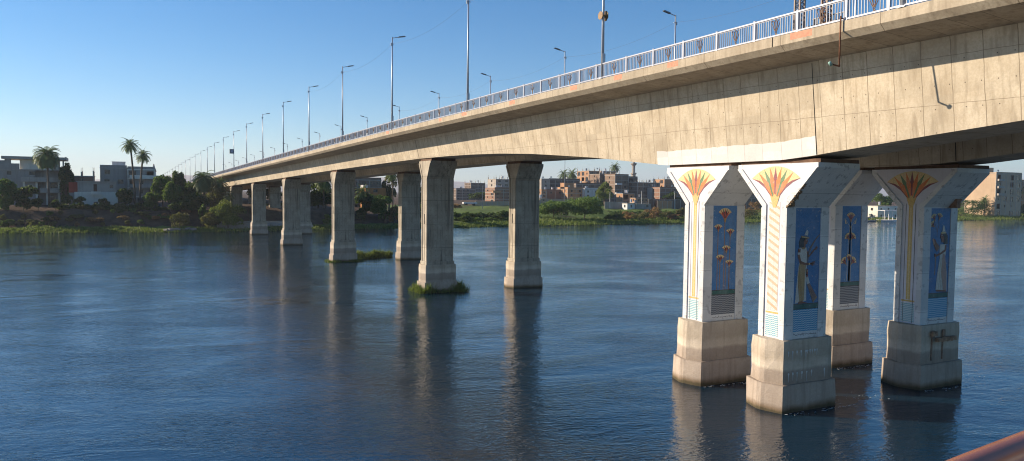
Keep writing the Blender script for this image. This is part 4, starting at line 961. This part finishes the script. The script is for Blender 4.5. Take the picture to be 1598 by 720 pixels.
def house(label,x0,x1,y0,depth,ztop,wall,name='village_house',floors=None,win=(3,2),bands=True,rebar=False,parapet=True,base=None,group='houses of the village across the river',openf=.0,balc=None,wsz=(1.1,1.3),left=None,roofbox=None,seed=0,cat='house',slabmat='c_slab',frame=True):
    rnd=random.Random(seed*17+int(x0*3)); g=min(gz(x0,y0),gz(x1,y0)) if base is None else base
    H=ztop-g; fl=floors or max(1,round(H/3.1)); fh=H/fl; W=x1-x0; root=empty(name,(x0,y0,g)); D=depth
    if fh>1: pass
    mbw=MB(); wins=[]
    def mk(n_,L,skip0):
        ops=[]
        if n_<=0: return ops
        for f in range(fl):
            for k_ in range(n_):
                if rnd.random()<.18: continue
                c=(k_+.5)*L/n_+rnd.uniform(-.2,.2); ww=min(wsz[0]*rnd.uniform(.85,1.2),L/n_*.6); hh=min(wsz[1],fh*.5); v0=f*fh+fh*.32
                if rnd.random()<openf: ww=min(L/n_*.8,3.); hh=fh*.7; v0=f*fh+.12*fh
                ops.append((c-ww/2,c+ww/2,v0,v0+hh))
        return ops
    of=mk(win[0],W,0); ol=mk(win[1] if left is None else left,D,1)
    facade(mbw,(0,0,0),(1,0),W,H,of,(0,-1)); facade(mbw,(0,D,0),(0,-1),D,H,ol,(-1,0)); 
    facade(mbw,(W,0,0),(0,1),D,H,[],(1,0)); facade(mbw,(W,D,0),(-1,0),W,H,[],(0,1))
    mbw.add([(0,0,H-.02),(W,0,H-.02),(W,D,H-.02),(0,D,H-.02)],[(0,1,2,3)]); mbw.add([(.3,.3,-.5),(W-.3,.3,-.5),(W-.3,D-.3,-.5),(.3,D-.3,-.5),(0,0,-1),(W,0,-1),(W,D,-1),(0,D,-1),(0,0,.01),(W,0,.01),(W,D,.01),(0,D,.01)],[(4,5,9,8),(5,6,10,9),(6,7,11,10),(7,4,8,11)])
    mbw.build('wall',M[wall],root)
    for f_,(ops,fr) in enumerate(((of,0),(ol,1))):
        for (a,b,c_,d) in ops:
            if rnd.random()<openf*.8: continue
            mb=MB(); t=.06
            def bx(u0,u1,v0,v1,d0,d1,m_):
                if fr==0: mb.box(u0,u1,d0,d1,v0,v1,m_)
                else: mb.box(d0,d1,D-u1,D-u0,v0,v1,m_)
            bx(a,b,c_,d,.17,.20,1); bx(a,a+t,c_,d,.12,.17,0); bx(b-t,b,c_,d,.12,.17,0); bx(a+t,b-t,c_,c_+t,.12,.17,0); bx(a+t,b-t,d-t,d,.12,.17,0); bx((a+b)/2-t/2,(a+b)/2+t/2,c_+t,d-t,.12,.17,0)
            mb.build('window',[M['frame'],M['glass']],root)
    mb=MB()
    if bands:
        for f in range(1,fl+1): mb.box(-.12,W+.12,-.12,D+.12,f*fh-.16,f*fh+.10 if f<fl else f*fh+.12)
    else: mb.box(-.1,W+.1,-.1,D+.1,H-.05,H+.12)
    mb.build('floor_slab',M[slabmat],root)
    if parapet:
        mb=MB(); z0=H+.12; ph=.8
        mb.box(0,W,0,.2,z0,z0+ph); mb.box(0,.2,.2,D,z0,z0+ph*rnd.uniform(.6,1.2)); mb.box(W-.2,W,.2,D,z0,z0+ph); mb.build('parapet',M[wall],root)
    if frame:
        nc_=max(2,int(W/4.2)+1)
        for k_ in range(1,nc_-1):
            mb=MB(); xx=W*k_/(nc_-1); mb.box(xx-.16,xx+.16,-.05,.02,0,H-.2); mb.build('pillar',M[slabmat],root)
        for b_ in ((-.05,.2,-.06,.2),(W-.2,W+.05,-.06,.2),(-.05,.2,D-.2,D+.05)):
            mb=MB(); mb.box(*b_,0,H-.2); mb.build('pillar',M[slabmat],root)
    if rebar:
        n_=max(3,int(W/2.6)); 
        for k_ in range(n_):
            for yy in (.3,D-.3):
                mb=MB(); xx=.2+(W-.4)*k_/(n_-1); hh=rnd.uniform(1.0,1.7); mb.box(xx-.16,xx+.16,yy-.16,yy+.16,H+.1,H+hh)
                for e in (-.1,.1): mb.tube([(xx+e,yy,H+hh),(xx+e+rnd.uniform(-.1,.1),yy,H+hh+rnd.uniform(.8,1.4))],.03,4)
                mb.build('rooftop_column',M['c_slab'],root)
    if seed>=10 and W>4:
        for q in range(rnd.choice([1,1,2])):
            tx=rnd.uniform(.8,max(1.,W-1.5)); ty=rnd.uniform(1.5,D-1.5); mb=MB(); mb.tube([(tx,ty,H+.5),(tx,ty,H+.7),(tx,ty,H+1.9),(tx,ty,H+2.0)],.55,10); mb.build('water_tank',M[rnd.choice(['c_white','lum','rail'])],root)
        if rnd.random()<.6:
            tx=rnd.uniform(.8,max(1.,W-1.5)); mb=MB(); mb.tube([(tx,.6,H+.1),(tx,.6,H+1.3)],.05,5); mb.tube([(tx,.5,H+1.5),(tx-.05,.35,H+1.55),(tx-.15,.1,H+1.6)],.08,10,r1=.55,cap=False); mb.build('satellite_dish',M['c_white'],root)
    if balc:
        for (u0,u1,f,mt) in balc:
            mb=MB(); z=f*fh; mb.box(u0,u1,-1.3,0,z-.12,z+.06); mb.box(u0,u1,-1.3,-1.18,z+.06,z+1.0); mb.box(u0,u0+.12,-1.18,0,z+.06,z+1.0); mb.box(u1-.12,u1,-1.18,0,z+.06,z+1.0)
            mb.build('balcony',M[mt],root)
    if roofbox:
        u0,u1,hh,mt=roofbox; mb=MB(); mb.box(u0,u1,D*.3,D*.3+min(4,D*.5),H+.1,H+hh); mb.box(u0-.1,u1+.1,D*.3-.1,D*.3+min(4,D*.5)+.1,H+hh,H+hh+.12)
        mb.build('roof_room',M[mt],root)
    tag(root,label,cat,group); return root
def H_(label,pa,pb,pyt,Y,wall,depth=10,**k):
    a=at(pa,pyt,Y); b=at(pb,pyt,Y); return house(label,a[0],b[0],Y,depth,(a[2]+b[2])/2-.5,wall,**k)
# --- left cluster
GL='houses on the left bank'
def part_box(root,name,mat,boxes):
    mb=MB()
    for b in boxes: mb.box(*b)
    return mb.build(name,M[mat],root)
# big unfinished grey house with overhanging roof
Yb=250.; g0=5.9
def LX(px): return at(px,290,Yb)[0]
def LZ(px,py): return at(px,py,Yb)[2]
x0,x1=LX(-30),LX(93); root=empty('concrete_house',(x0,Yb,g0)); 
zl=[g0, LZ(50,300), LZ(50,283), LZ(50,266), LZ(50,249)]
def rb(o): o.location=(-x0,-Yb,-g0); return o
mb=MB(); a=LX(36)
facade(mb,(x0,Yb,g0),(1,0),a-x0,zl[3]-g0,[(4,5.4,1,2.6),(8,9.2,3.6,5),(11.2,12.6,8.6,9.6),(6,7.,8.6,9.6)],(0,-1))
facade(mb,(x0,Yb+14,g0),(0,-1),14,zl[3]-g0,[],(-1,0)); facade(mb,(x1,Yb,g0),(0,1),14,zl[3]-g0,[(3,5,1,3),(3,5,5,7)],(1,0)); facade(mb,(x1,Yb+14,g0),(-1,0),x1-x0,zl[3]-g0,[],(0,1))
facade(mb,(a,Yb+1.6,g0),(1,0),x1-a,zl[3]-g0,[(2,3.6,.9,2.8),(6,7.5,.9,2.8),(2,4,4.6,6.4),(6.5,8.2,4.6,6.4),(8.3,9.2,8.2,9.6)],(0,-1))
mb.add([(a,Yb,g0),(a,Yb+1.6,g0),(a,Yb+1.6,zl[3]),(a,Yb,zl[3])],[(0,1,2,3)])
rb(mb.build('wall',M['c_grey'],root))
for (xa,xb,za,zb_,yy) in ((4,5.4,1,2.6,0),(8,9.2,3.6,5,0),(11.2,12.6,8.6,9.6,0),(6,7.,8.6,9.6,0)):
    rb(part_box(root,'window','glass',[(x0+xa,x0+xb,Yb+.2,Yb+.24,g0+za,g0+zb_)]))
for (xa,xb,za,zb_) in ((2,3.6,.9,2.8),(6,7.5,.9,2.8),(2,4,4.6,6.4),(6.5,8.2,4.6,6.4)): rb(part_box(root,'window','glass',[(a+xa,a+xb,Yb+1.8,Yb+1.84,g0+za,g0+zb_)]))
rb(part_box(root,'balcony','c_slab',[(a-.3,x1+.4,Yb-1.2,Yb+1.6,zl[2]-.2,zl[2]),(a-.3,x1+.4,Yb-1.2,Yb-1.0,zl[2],zl[2]+1.1)]))
rb(part_box(root,'balcony','c_slab',[(a+4,x1+.4,Yb-1.2,Yb+1.6,zl[1]-.2,zl[1]),(a+4,x1+.4,Yb-1.2,Yb-1.0,zl[1],zl[1]+1.1)]))
for xx in (a+.2,a+3.2,x1-3,x1-.2): rb(part_box(root,'pillar','c_cream',[(xx-.25,xx+.25,Yb-.2,Yb+.3,g0-.5,zl[2]-.2)]))
rb(part_box(root,'floor_slab','c_slab',[(x0-.2,x1+.3,Yb-.2,Yb+14.2,zl[3],zl[3]+.25)]))
u0,u1=LX(31),LX(99); 
mb=MB(); facade(mb,(u0,Yb+1,zl[3]+.25),(1,0),(u1-u0)*.72,zl[4]-zl[3]-.25,[(5,9.5,.4,2.6)],(0,-1)); facade(mb,(u0,Yb+11,zl[3]+.25),(0,-1),10,zl[4]-zl[3]-.25,[],(-1,0)); facade(mb,(u0+(u1-u0)*.72,Yb+1,zl[3]+.25),(0,1),10,zl[4]-zl[3]-.25,[],(1,0))
mb.add([(u0,Yb+6,zl[3]+.25),(u0+(u1-u0)*.9,Yb+6,zl[3]+.25),(u0+(u1-u0)*.9,Yb+6,zl[4]),(u0,Yb+6,zl[4])],[(0,1,2,3)])
rb(mb.build('upper_storey',M['c_cream'],root))
for f in (.8,.9,1.): rb(part_box(root,'pillar','c_slab',[(u0+(u1-u0)*f-.2,u0+(u1-u0)*f+.2,Yb+1,Yb+1.4,zl[3]+.25,zl[4])]))
r0,r1=LX(3),LX(104); rb(part_box(root,'roof','c_slab',[(r0,r1,Yb-.6,Yb+12,zl[4],zl[4]+.35),(r0,r1,Yb-.6,Yb-.3,zl[4]+.35,zl[4]+.75),(r0,r0+.3,Yb-.3,Yb+12,zl[4]+.35,zl[4]+.75),(r1-.3,r1,Yb-.3,Yb+12,zl[4]+.35,zl[4]+.9)]))
rb(part_box(root,'parapet','c_grey',[(x0,LX(8),Yb,Yb+.25,zl[3]+.25,zl[3]+2.6),(LX(8),LX(18),Yb,Yb+.25,zl[3]+.25,zl[3]+3.4),(LX(18),LX(31),Yb,Yb+.25,zl[3]+.25,zl[3]+1.8)]))
tag(root,'large unfinished grey concrete house with overhanging flat roof at far left','house',GL)
# unfinished frame with stub columns, cream house, grey flats
Y2=256.; a2=at(107,280,Y2); b2=at(147,280,Y2)
house('unfinished red brick storey with eight stub columns on its roof',a2[0],b2[0],Y2,9,at(120,275,Y2)[2],'b_red',floors=3,win=(3,0),rebar=True,parapet=False,group=GL,seed=2)
a3=at(116,300,243); b3=at(184,300,243); c3=at(121,300,243); d3=at(181,300,243)
root=empty('cream_house',(a3[0],243,5.4)); W=b3[0]-a3[0]; z1=at(150,300,243)[2]-5.4; z2=at(150,284.5,243)[2]-5.4
K=lambda px:(at(px,300,243)[0]-a3[0])
mb=MB(); facade(mb,(0,0,-.8),(1,0),W,z1+.8,[(K(146),K(153),1.5,2.6),(K(165),K(172),1.0,2.7)],(0,-1)); facade(mb,(0,9,-.8),(0,-1),9,z1+.8,[],(-1,0)); facade(mb,(W,0,-.8),(0,1),9,z1+.8,[],(1,0)); facade(mb,(W,9,-.8),(-1,0),W,z1+.8,[],(0,1)); mb.add([(0,0,z1),(W,0,z1),(W,9,z1),(0,9,z1)],[(0,1,2,3)])
mb.build('ground_floor_wall',M['c_cream'],root)
k0,k1=K(121),K(181); mb=MB(); facade(mb,(k0,.3,z1),(1,0),k1-k0,z2-z1,[(K(146)-k0,K(151.5)-k0,.1,2.2),(K(171.5)-k0,K(177)-k0,1.1,2.1)],(0,-1)); facade(mb,(k0,9,z1),(0,-1),8.7,z2-z1,[],(-1,0)); facade(mb,(k1,.3,z1),(0,1),8.7,z2-z1,[],(1,0)); mb.add([(k0,.3,z2),(k1,.3,z2),(k1,9,z2),(k0,9,z2)],[(0,1,2,3)])
mb.build('upper_wall',M['c_slab'],root)
part_box(root,'roof','c_slab',[(k0-.3,k1+.3,0,9.3,z2+.002,z2+.25)])
part_box(root,'door','door',[(K(146),K(151.5),.42,.48,z1+.1,z1+2.2)]); part_box(root,'window','glass',[(K(171.5),K(177),.5,.55,z1+1.1,z1+2.1)]); part_box(root,'window','glass',[(K(146),K(153),.2,.24,.7,1.8)]); part_box(root,'window','glass',[(K(165),K(172),.2,.24,.2,1.9)])
part_box(root,'balcony','c_cream',[(K(142),K(158),-1,0,z1-.7,z1-.5),(K(142),K(158),-1,-.85,z1-.5,z1+.15)]); part_box(root,'red_annex','c_red',[(K(107),K(121)-.05,1.,5,z1-.2,z2-.1)]); part_box(root,'annex_wall','c_grey',[(K(107.5),-.02,1.1,5,-.8,z1-.2)])
tag(root,'low two storey cream house with brown door and red painted side wall','house',GL)
a4=at(156,262,258); b4=at(198,262,258)
house('grey rendered flats with white rooftop tank left of the palm pair',a4[0],b4[0],258,12,at(175,260,258)[2]-.5,'c_grey',floors=4,win=(2,0),bands=False,group=GL,seed=4,roofbox=(3.2,6.8,2.0,'c_white'),wsz=(1.4,1.4),frame=False)
a5=at(199,262,257); b5=at(241,262,257)
house('grey flats with pale balcony bands right of the palm pair',a5[0],b5[0],257,12,at(220,265,257)[2],'c_grey',floors=4,win=(3,0),group=GL,seed=5,openf=.5,balc=[(.5,8.6,3,'c_cream'),(.5,8.6,2,'c_slab')],slabmat='c_cream')
H_('orange rendered house with white rooftop tank seen between the piers',571,602,292,262,'c_orange',9,win=(1,1),floors=4,parapet=False,bands=False,group=GL,seed=6,roofbox=(-0.1,1.6,1.,'c_white'),slabmat='c_orange',wsz=(1.6,1.6))
H_('flat roofed brown house behind the orange one',540,595,279,272,'b_brown',10,win=(5,1),group=GL,seed=7)
# wall posts / minaret
# --- centre village
H_('far grey low block left of the field',712,742,295,520,'b_dark',12,win=(4,1),floors=4,seed=11,wsz=(1.6,1.6)); H_('far grey block with higher roof room',735,757,285,530,'b_dark',12,win=(4,2),floors=6,seed=12,rebar=True,parapet=False)
H_('pink brick house with projecting balcony',772,800,294,345,'b_red',11,win=(3,2),floors=5,seed=13,openf=.1,balc=[(-1.5,3.,4,'b_orange')])
H_('pale grey flats above the pink brick house',774,818,279,365,'c_slab',10,win=(4,1),floors=6,seed=14,rebar=True,parapet=False,wsz=(1.5,1.6))
H_('pale house with two dark windows right of the far girder pier',845,858,280,392,'c_slab',14,win=(1,2),floors=6,seed=15)
H_('long grey upper block with many small windows',857,905,280,400,'b_dark',14,win=(6,2),floors=6,seed=16)
H_('pink brick box house right of the far girder pier',845,853,297,350,'b_orange',10,win=(1,2),floors=4,seed=17); H_('dark red brick wall house beside the pink box',853,880,297,352,'b_red',9,win=(2,1),floors=4,seed=18,bands=False)
H_('low beige shed left of the long garden wall',843,855,309,338,'c_beige',6,win=(1,1),floors=2,seed=19,parapet=False)
def wall_(label,pa,pb,pyt,Y,mat,th=.3,name='garden_wall'):
    a=at(pa,pyt,Y); b=at(pb,pyt,Y); root=empty(name,(a[0],Y,gz(a[0],Y))); g=gz((a[0]+b[0])/2,Y); h=(a[2]+b[2])/2-g
    mb=MB(); mb.box(0,b[0]-a[0],0,th,-.6,h); mb.build('wall',M[mat],root); mb=MB()
    mb.box(-.1,b[0]-a[0]+.1,-.06,th+.06,h,h+.12)
    mb.build('coping',M['c_slab'],root); mb=MB(); n_=max(2,int((b[0]-a[0])/3))
    for k_ in range(n_+1): xx=(b[0]-a[0])*k_/n_; mb.box(xx-.15,xx+.15,-.05,-.0,-.6,h-.02)
    mb.build('pilaster',M['c_slab'],root)
    tag(root,label,'wall'); return root
wall_('long low beige wall beyond the green field',854,915,311,338,'c_beige'); wall_('low beige wall at the left of the field',742,843,315,342,'c_beige')
H_('pink villa with open corner rooms above the thicket',886,912,294,345,'b_orange',12,win=(2,2),floors=4,seed=21,roofbox=(0,6,3.2,'b_orange')); H_('white and lilac villa wing with white balcony',912,936,295,343,'c_white',9,win=(2,1),floors=4,seed=22,balc=[(2,7,2,'c_white')],bands=False)
H_('dark brick block behind the pink villa',899,938,287,375,'b_dark',10,win=(4,1),floors=6,seed=23)
H_('tall unfinished orange brick tower with dark vertical openings',919,936,266,410,'b_orange',14,win=(2,3),floors=6,seed=24,openf=.6,rebar=True,parapet=False)
H_('dark brick flats right of the orange tower',936,962,271,398,'b_brown',12,win=(3,1),floors=6,seed=25,rebar=True,parapet=False); H_('orange brick roof storey above the dark flats',938,962,266.5,408,'b_orange',8,win=(3,1),floors=7,seed=26,rebar=True,parapet=False)
H_('grey brown flats with pale balconies in mid village',960,981,273,385,'b_brown',12,win=(2,1),floors=6,seed=27,balc=[(.2,4.5,4,'c_white'),(.2,4.5,2,'c_white')])
H_('ruined top dark house left of the minaret',981,995,276.5,400,'b_dark',11,win=(2,1),floors=6,seed=28,openf=.4)
H_('long dark brick row with rebar columns on its roof',995,1030,284,378,'b_brown',12,win=(5,1),floors=5,seed=29,rebar=True,parapet=False)
H_('pale bay with window on the brick row',1018,1029,292,372,'c_slab',5,win=(1,0),floors=4,seed=30,parapet=False)
H_('sunlit orange brick house behind the red one',1037,1052,279,410,'b_orange',12,win=(2,2),floors=5,seed=31,openf=.3,rebar=True,parapet=False)
H_('red brown brick house near the leftmost painted pier',1030,1066,293,365,'b_red',12,win=(4,1),floors=4,seed=32)
H_('small crumbling orange shed in front of the grey flats',972,990,301,335,'b_orange',6,win=(2,1),floors=2,seed=33,openf=.6,parapet=False)
H_('orange box shed at the left of the dark wall',994,1012,308,322,'b_orange',6,win=(3,1),floors=2,seed=34,parapet=False)
wall_('dark brick wall above the river bushes',1012,1070,311,300,'b_dark'); wall_('sunlit orange brick wall panel in front of the dark wall',1026,1049,313,297,'b_orange'); wall_('pale rough wall below the sheds',944,978,316,300,'c_grey')
H_('low white shack with dark doorway',979,992,316,292,'c_white',4,win=(1,1),floors=1,seed=35,parapet=False,frame=False); H_('grey plastered lean-to beside the white shack',993,1016,317,291,'c_grey',4,win=(2,0),floors=1,seed=36,parapet=False,frame=False)
H_('brick house glimpsed between the first two painted piers',1140,1200,285,380,'b_brown',12,win=(6,2),floors=5,seed=37); wall_('dark wall glimpsed between the first two painted piers',1130,1200,312,300,'b_dark')
H_('brown house behind the painted piers',1285,1345,306,330,'b_brown',10,win=(6,1),floors=3,seed=38)
# right side
a=at(1555,271,247); house('tall beige house with sunlit blank side wall, right bank',a[0],a[0]+24,247,17,a[2],'c_beige',floors=6,win=(4,0),left=0,seed=41,balc=[(0.5,6,5,'c_slab'),(.5,6,4,'c_slab'),(.5,6,3,'c_slab')],roofbox=(0.5,6,3.2,'c_beige'),openf=.5,bands=False)
a=at(1590,283,262); house('sunlit orange brick house at the right edge',a[0],a[0]+25,262,12,a[2],'b_orange',floors=5,win=(4,2),seed=42,rebar=True)
a=at(1370,322,240); house('pale yellow waterside building between the painted piers',a[0],a[0]+26,240,13,a[2],'c_cream',floors=2,win=(5,2),seed=43,parapet=False,bands=False,frame=False,cat='building')
# waterside shelter with posts
a=at(1372,328,233); b=at(1404,328,233); root=empty('waterside_shelter',(a[0],232,.2)); W=b[0]-a[0]
part_box(root,'roof','c_white',[(0,W,-2,3,a[2]-.5,a[2]-.25)]); part_box(root,'platform','c_white',[(0,W,-3,3,-.8,.5)])
for k_ in range(6): part_box(root,'post','c_white',[(W*k_/5-.1,W*k_/5+.1,-1.9,-1.7,.5,a[2]-.5)])
tag(root,'white waterside shelter with thin posts between the painted piers','shelter')
# moored dark motor boats
for i,px in enumerate((1356,1384)):
    a=at(px,340,226); root=empty('moored_boat',(a[0],226,0)); mb=MB()
    L=4.2; hull=[(-L,0,.9),(-L*.6,-1.1,.75),(L*.7,-1.1,.75),(L,-.8,.8),(L,.8,.8),(L*.7,1.1,.75),(-L*.6,1.1,.75)]; bot=[(x_*.85,y_*.6,-.3) for x_,y_,z_ in hull]
    n_=7; mb.add(hull+bot,[tuple(range(n_))]+[(j,n_+j,n_+(j+1)%n_,(j+1)%n_) for j in range(n_)]); mb.build('hull',M['c_white' if i else 'lum'],root)
    part_box(root,'canopy','c_white',[(-2,3,-1,1,2.1,2.2)]); 
    for x_,y_ in ((-1.9,-.9),(2.9,-.9),(-1.9,.9),(2.9,.9)): part_box(root,'canopy_post','lum',[(x_-.05,x_+.05,y_-.05,y_+.05,.75,2.1)])
    tag(root,['dark hulled small boat with canopy moored left of the shelter','white small boat with canopy moored in front of the shelter'][i],'boat')
# minaret
c=at(989,250,430); g=gz(c[0],430); root=empty('minaret',(c[0],430,g)); mb=MB(); h1=at(989,272,430)[2]-g; h2=at(989,257,430)[2]-g
mb.tube([(0,0,-1),(0,0,h1)],1.7,8,r1=1.5); mb.tube([(0,0,h1),(0,0,h2)],1.1,8); mb.tube([(0,0,h2),(0,0,h2+5)],.8,8); mb.build('shaft',M['c_slab'],root)
for zz in (h1,h2): mb=MB(); mb.tube([(0,0,zz-1),(0,0,zz-.1),(0,0,zz)],1.2,8,r1=2.2); mb.tube([(0,0,zz),(0,0,zz+.9)],2.1,8); mb.build('balcony',M['c_slab'],root)
mb=MB(); mb.tube([(0,0,h2+5),(0,0,h2+6),(0,0,h2+8)],1.,8,r1=.1); mb.build('finial',M['c_slab'],root)
tag(root,'slim grey minaret with ringed balconies behind the village','minaret')
c=at(246,262,300)
root=empty('minaret',(at(240,262,330)[0],330,7.)); h2=at(240,268,330)[2]-7
mb=MB(); mb.tube([(0,0,-1),(0,0,h2)],.9,8,r1=.8); mb.build('shaft',M['c_white'],root); mb=MB(); mb.tube([(0,0,h2),(0,0,h2+.9),(0,0,h2+1.6),(0,0,h2+3.)],1.,8,r1=.15); mb.build('dome',M['c_grey'],root,True)
tag(root,'small pale minaret with dark dome behind the left bank trees','minaret')
# utility poles
for i,(px,pt_,Y_,lb) in enumerate([(952,300,300,'slim pale utility pole in front of the dark flats'),(1001.5,298,305,'slim pale utility pole left of the brick row'),(1053,299,300,'slim pale utility pole near the painted pier'),(882,231,330,'tall thin mast rising beside the left palm'),(753,290,300,'thin pole in the green field')]):
    c=at(px,pt_,Y_); g=gz(c[0],Y_); root=empty('utility_pole',(c[0],Y_,g)); h=c[2]-g
    mb=MB(); mb.tube([(0,0,-.3),(0,0,h)],.16,6,r1=.09); mb.build('pole',M['c_white' if i<3 else 'lum'],root)
    mb=MB(); mb.box(-.7,.7,-.05,.05,h-.6,h-.5); mb.build('crossarm',M['lum'],root); tag(root,lb,'utility pole')
# white low vehicles/boats lying on the field
c=at(733,312,330); root=empty('farm_trailer',(c[0],330,gz(c[0],330))); part_box(root,'body','c_white',[(-3.5,3.5,-1.,1.,.8,1.5)]); 
for x_ in (-2,2): mb=MB(); mb.tube([(x_,-1.1,.45),(x_,1.1,.45)],.45,10); mb.build('wheel',M['dark'],root)
tag(root,'low white trailer at the far edge of the green field','trailer')

# ---------------------------------------------------------------- ship handrail at the lower right corner
root=empty('passenger_ship',(0,0,9.35))
def rl(x): return .760+(x-1.26)*.137
mb=MB(); mb.tube([(-9,rl(-9),1.190),(0,rl(0),1.190),(1.3,rl(1.3),1.190),(2.2,rl(2.2)-.01,1.190),(6,rl(6),1.190)],.029,16); mb.build('handrail',M['copper'],root,True)
mb=MB(); mb.prism([(-9,rl(-9)-.012),(6,rl(6)-.012),(6,rl(6)+.012),(-9,rl(-9)+.012)],lambda a,b:(a,b,1.10),lambda a,b:(a,b,1.135)); mb.build('flat_bar',M['lum'],root)
for x in (-7.5,-6,-4.5,-3,-1.5,0,3.4,4.9):
    mb=MB(); mb.box(x-.02,x+.02,rl(x)-.02,rl(x)+.02,0,1.10); mb.build('rail_post',M['steelw'],root)
for z in (.25,.52,.80):
    mb=MB(); mb.tube([(-9,rl(-9),z),(6,rl(6),z)],.014,8); mb.build('lower_rail',M['steelw'],root,True)
mb=MB(); mb.poly([(-30,-11),(6,-11),(6,rl(6)+.1),(-30,rl(-30)+.1)],-.2,0); mb.build('deck',M['steelw'],root)
mb=MB(); mb.poly([(-30,-10.8),(5.9,-10.8),(5.9,rl(5.9)+.05),(-30,rl(-30)+.05)],-10.2,-.2); mb.build('hull',M['c_white'],root)
tag(root,'ship the photo was taken from, its copper brown handrail in the lower right corner','ship')

# ---------------------------------------------------------------- air, light, camera
HAZE=0.00013
mb=MB(); mb.box(-9000,15000,-1600,9500,-8,330); o=mb.build('haze',[]); 
m=bpy.data.materials.new('haze_air'); m.use_nodes=True; nt=m.node_tree; nt.nodes.clear(); out=nt.nodes.new('ShaderNodeOutputMaterial'); v=nt.nodes.new('ShaderNodeVolumePrincipled')
v.inputs['Color'].default_value=(.80,.88,1,1); v.inputs['Density'].default_value=HAZE; v.inputs['Anisotropy'].default_value=.2; nt.links.new(v.outputs[0],out.inputs['Volume'])
o.data.materials.append(m); tag(o,kind='stuff')

w=bpy.data.worlds.new('World'); scene.world=w; w.use_nodes=True; nt=w.node_tree
bg=nt.nodes['Background']; sky=nt.nodes.new('ShaderNodeTexSky'); sky.sky_type='NISHITA'; sky.sun_disc=False
SUND=np.array([-1.,.78,.50]); EL=math.asin(SUND[2]/np.linalg.norm(SUND)); AZ=math.atan2(SUND[0],SUND[1])
sky.sun_elevation=EL; sky.sun_rotation=AZ; sky.altitude=80; sky.air_density=.9; sky.dust_density=.0; sky.ozone_density=3.6
hs=nt.nodes.new('ShaderNodeHueSaturation'); hs.inputs['Saturation'].default_value=1.32; nt.links.new(sky.outputs[0],hs.inputs['Color']); nt.links.new(hs.outputs[0],bg.inputs[0]); bg.inputs[1].default_value=.080
sl=bpy.data.lights.new('sun','SUN'); sl.energy=4.9; sl.angle=R(.55); sl.color=(1,.84,.655); so=bpy.data.objects.new('sun',sl); COL.objects.link(so)
from mathutils import Vector, Matrix
so.rotation_euler=Vector(SUND).to_track_quat('Z','Y').to_euler()
cd=bpy.data.cameras.new('camera'); co=bpy.data.objects.new('camera',cd); COL.objects.link(co)
cd.sensor_fit='HORIZONTAL'; cd.sensor_width=36; cd.lens=FPX/1598*36; cd.clip_end=20000; cd.clip_start=.05
mat=Matrix(((_R2[0],_U2[0],-_F[0],0),(_R2[1],_U2[1],-_F[1],0),(_R2[2],_U2[2],-_F[2],CAMZ),(0,0,0,1)))
co.matrix_world=mat; scene.camera=co
scene.render.engine='CYCLES'; scene.render.resolution_x=1024; scene.render.resolution_y=461
vs=scene.view_settings; vs.view_transform='Standard'; vs.look='None'; vs.exposure=.85; vs.gamma=1; vs.use_curve_mapping=False
scene.cycles.max_bounces=6; scene.cycles.transparent_max_bounces=8; scene.cycles.volume_bounces=0; scene.cycles.pixel_filter_type='BLACKMAN_HARRIS'; scene.cycles.filter_width=1.1; scene.cycles.use_denoising=True; scene.cycles.denoiser='OPENIMAGEDENOISE'; scene.cycles.denoising_prefilter='ACCURATE'
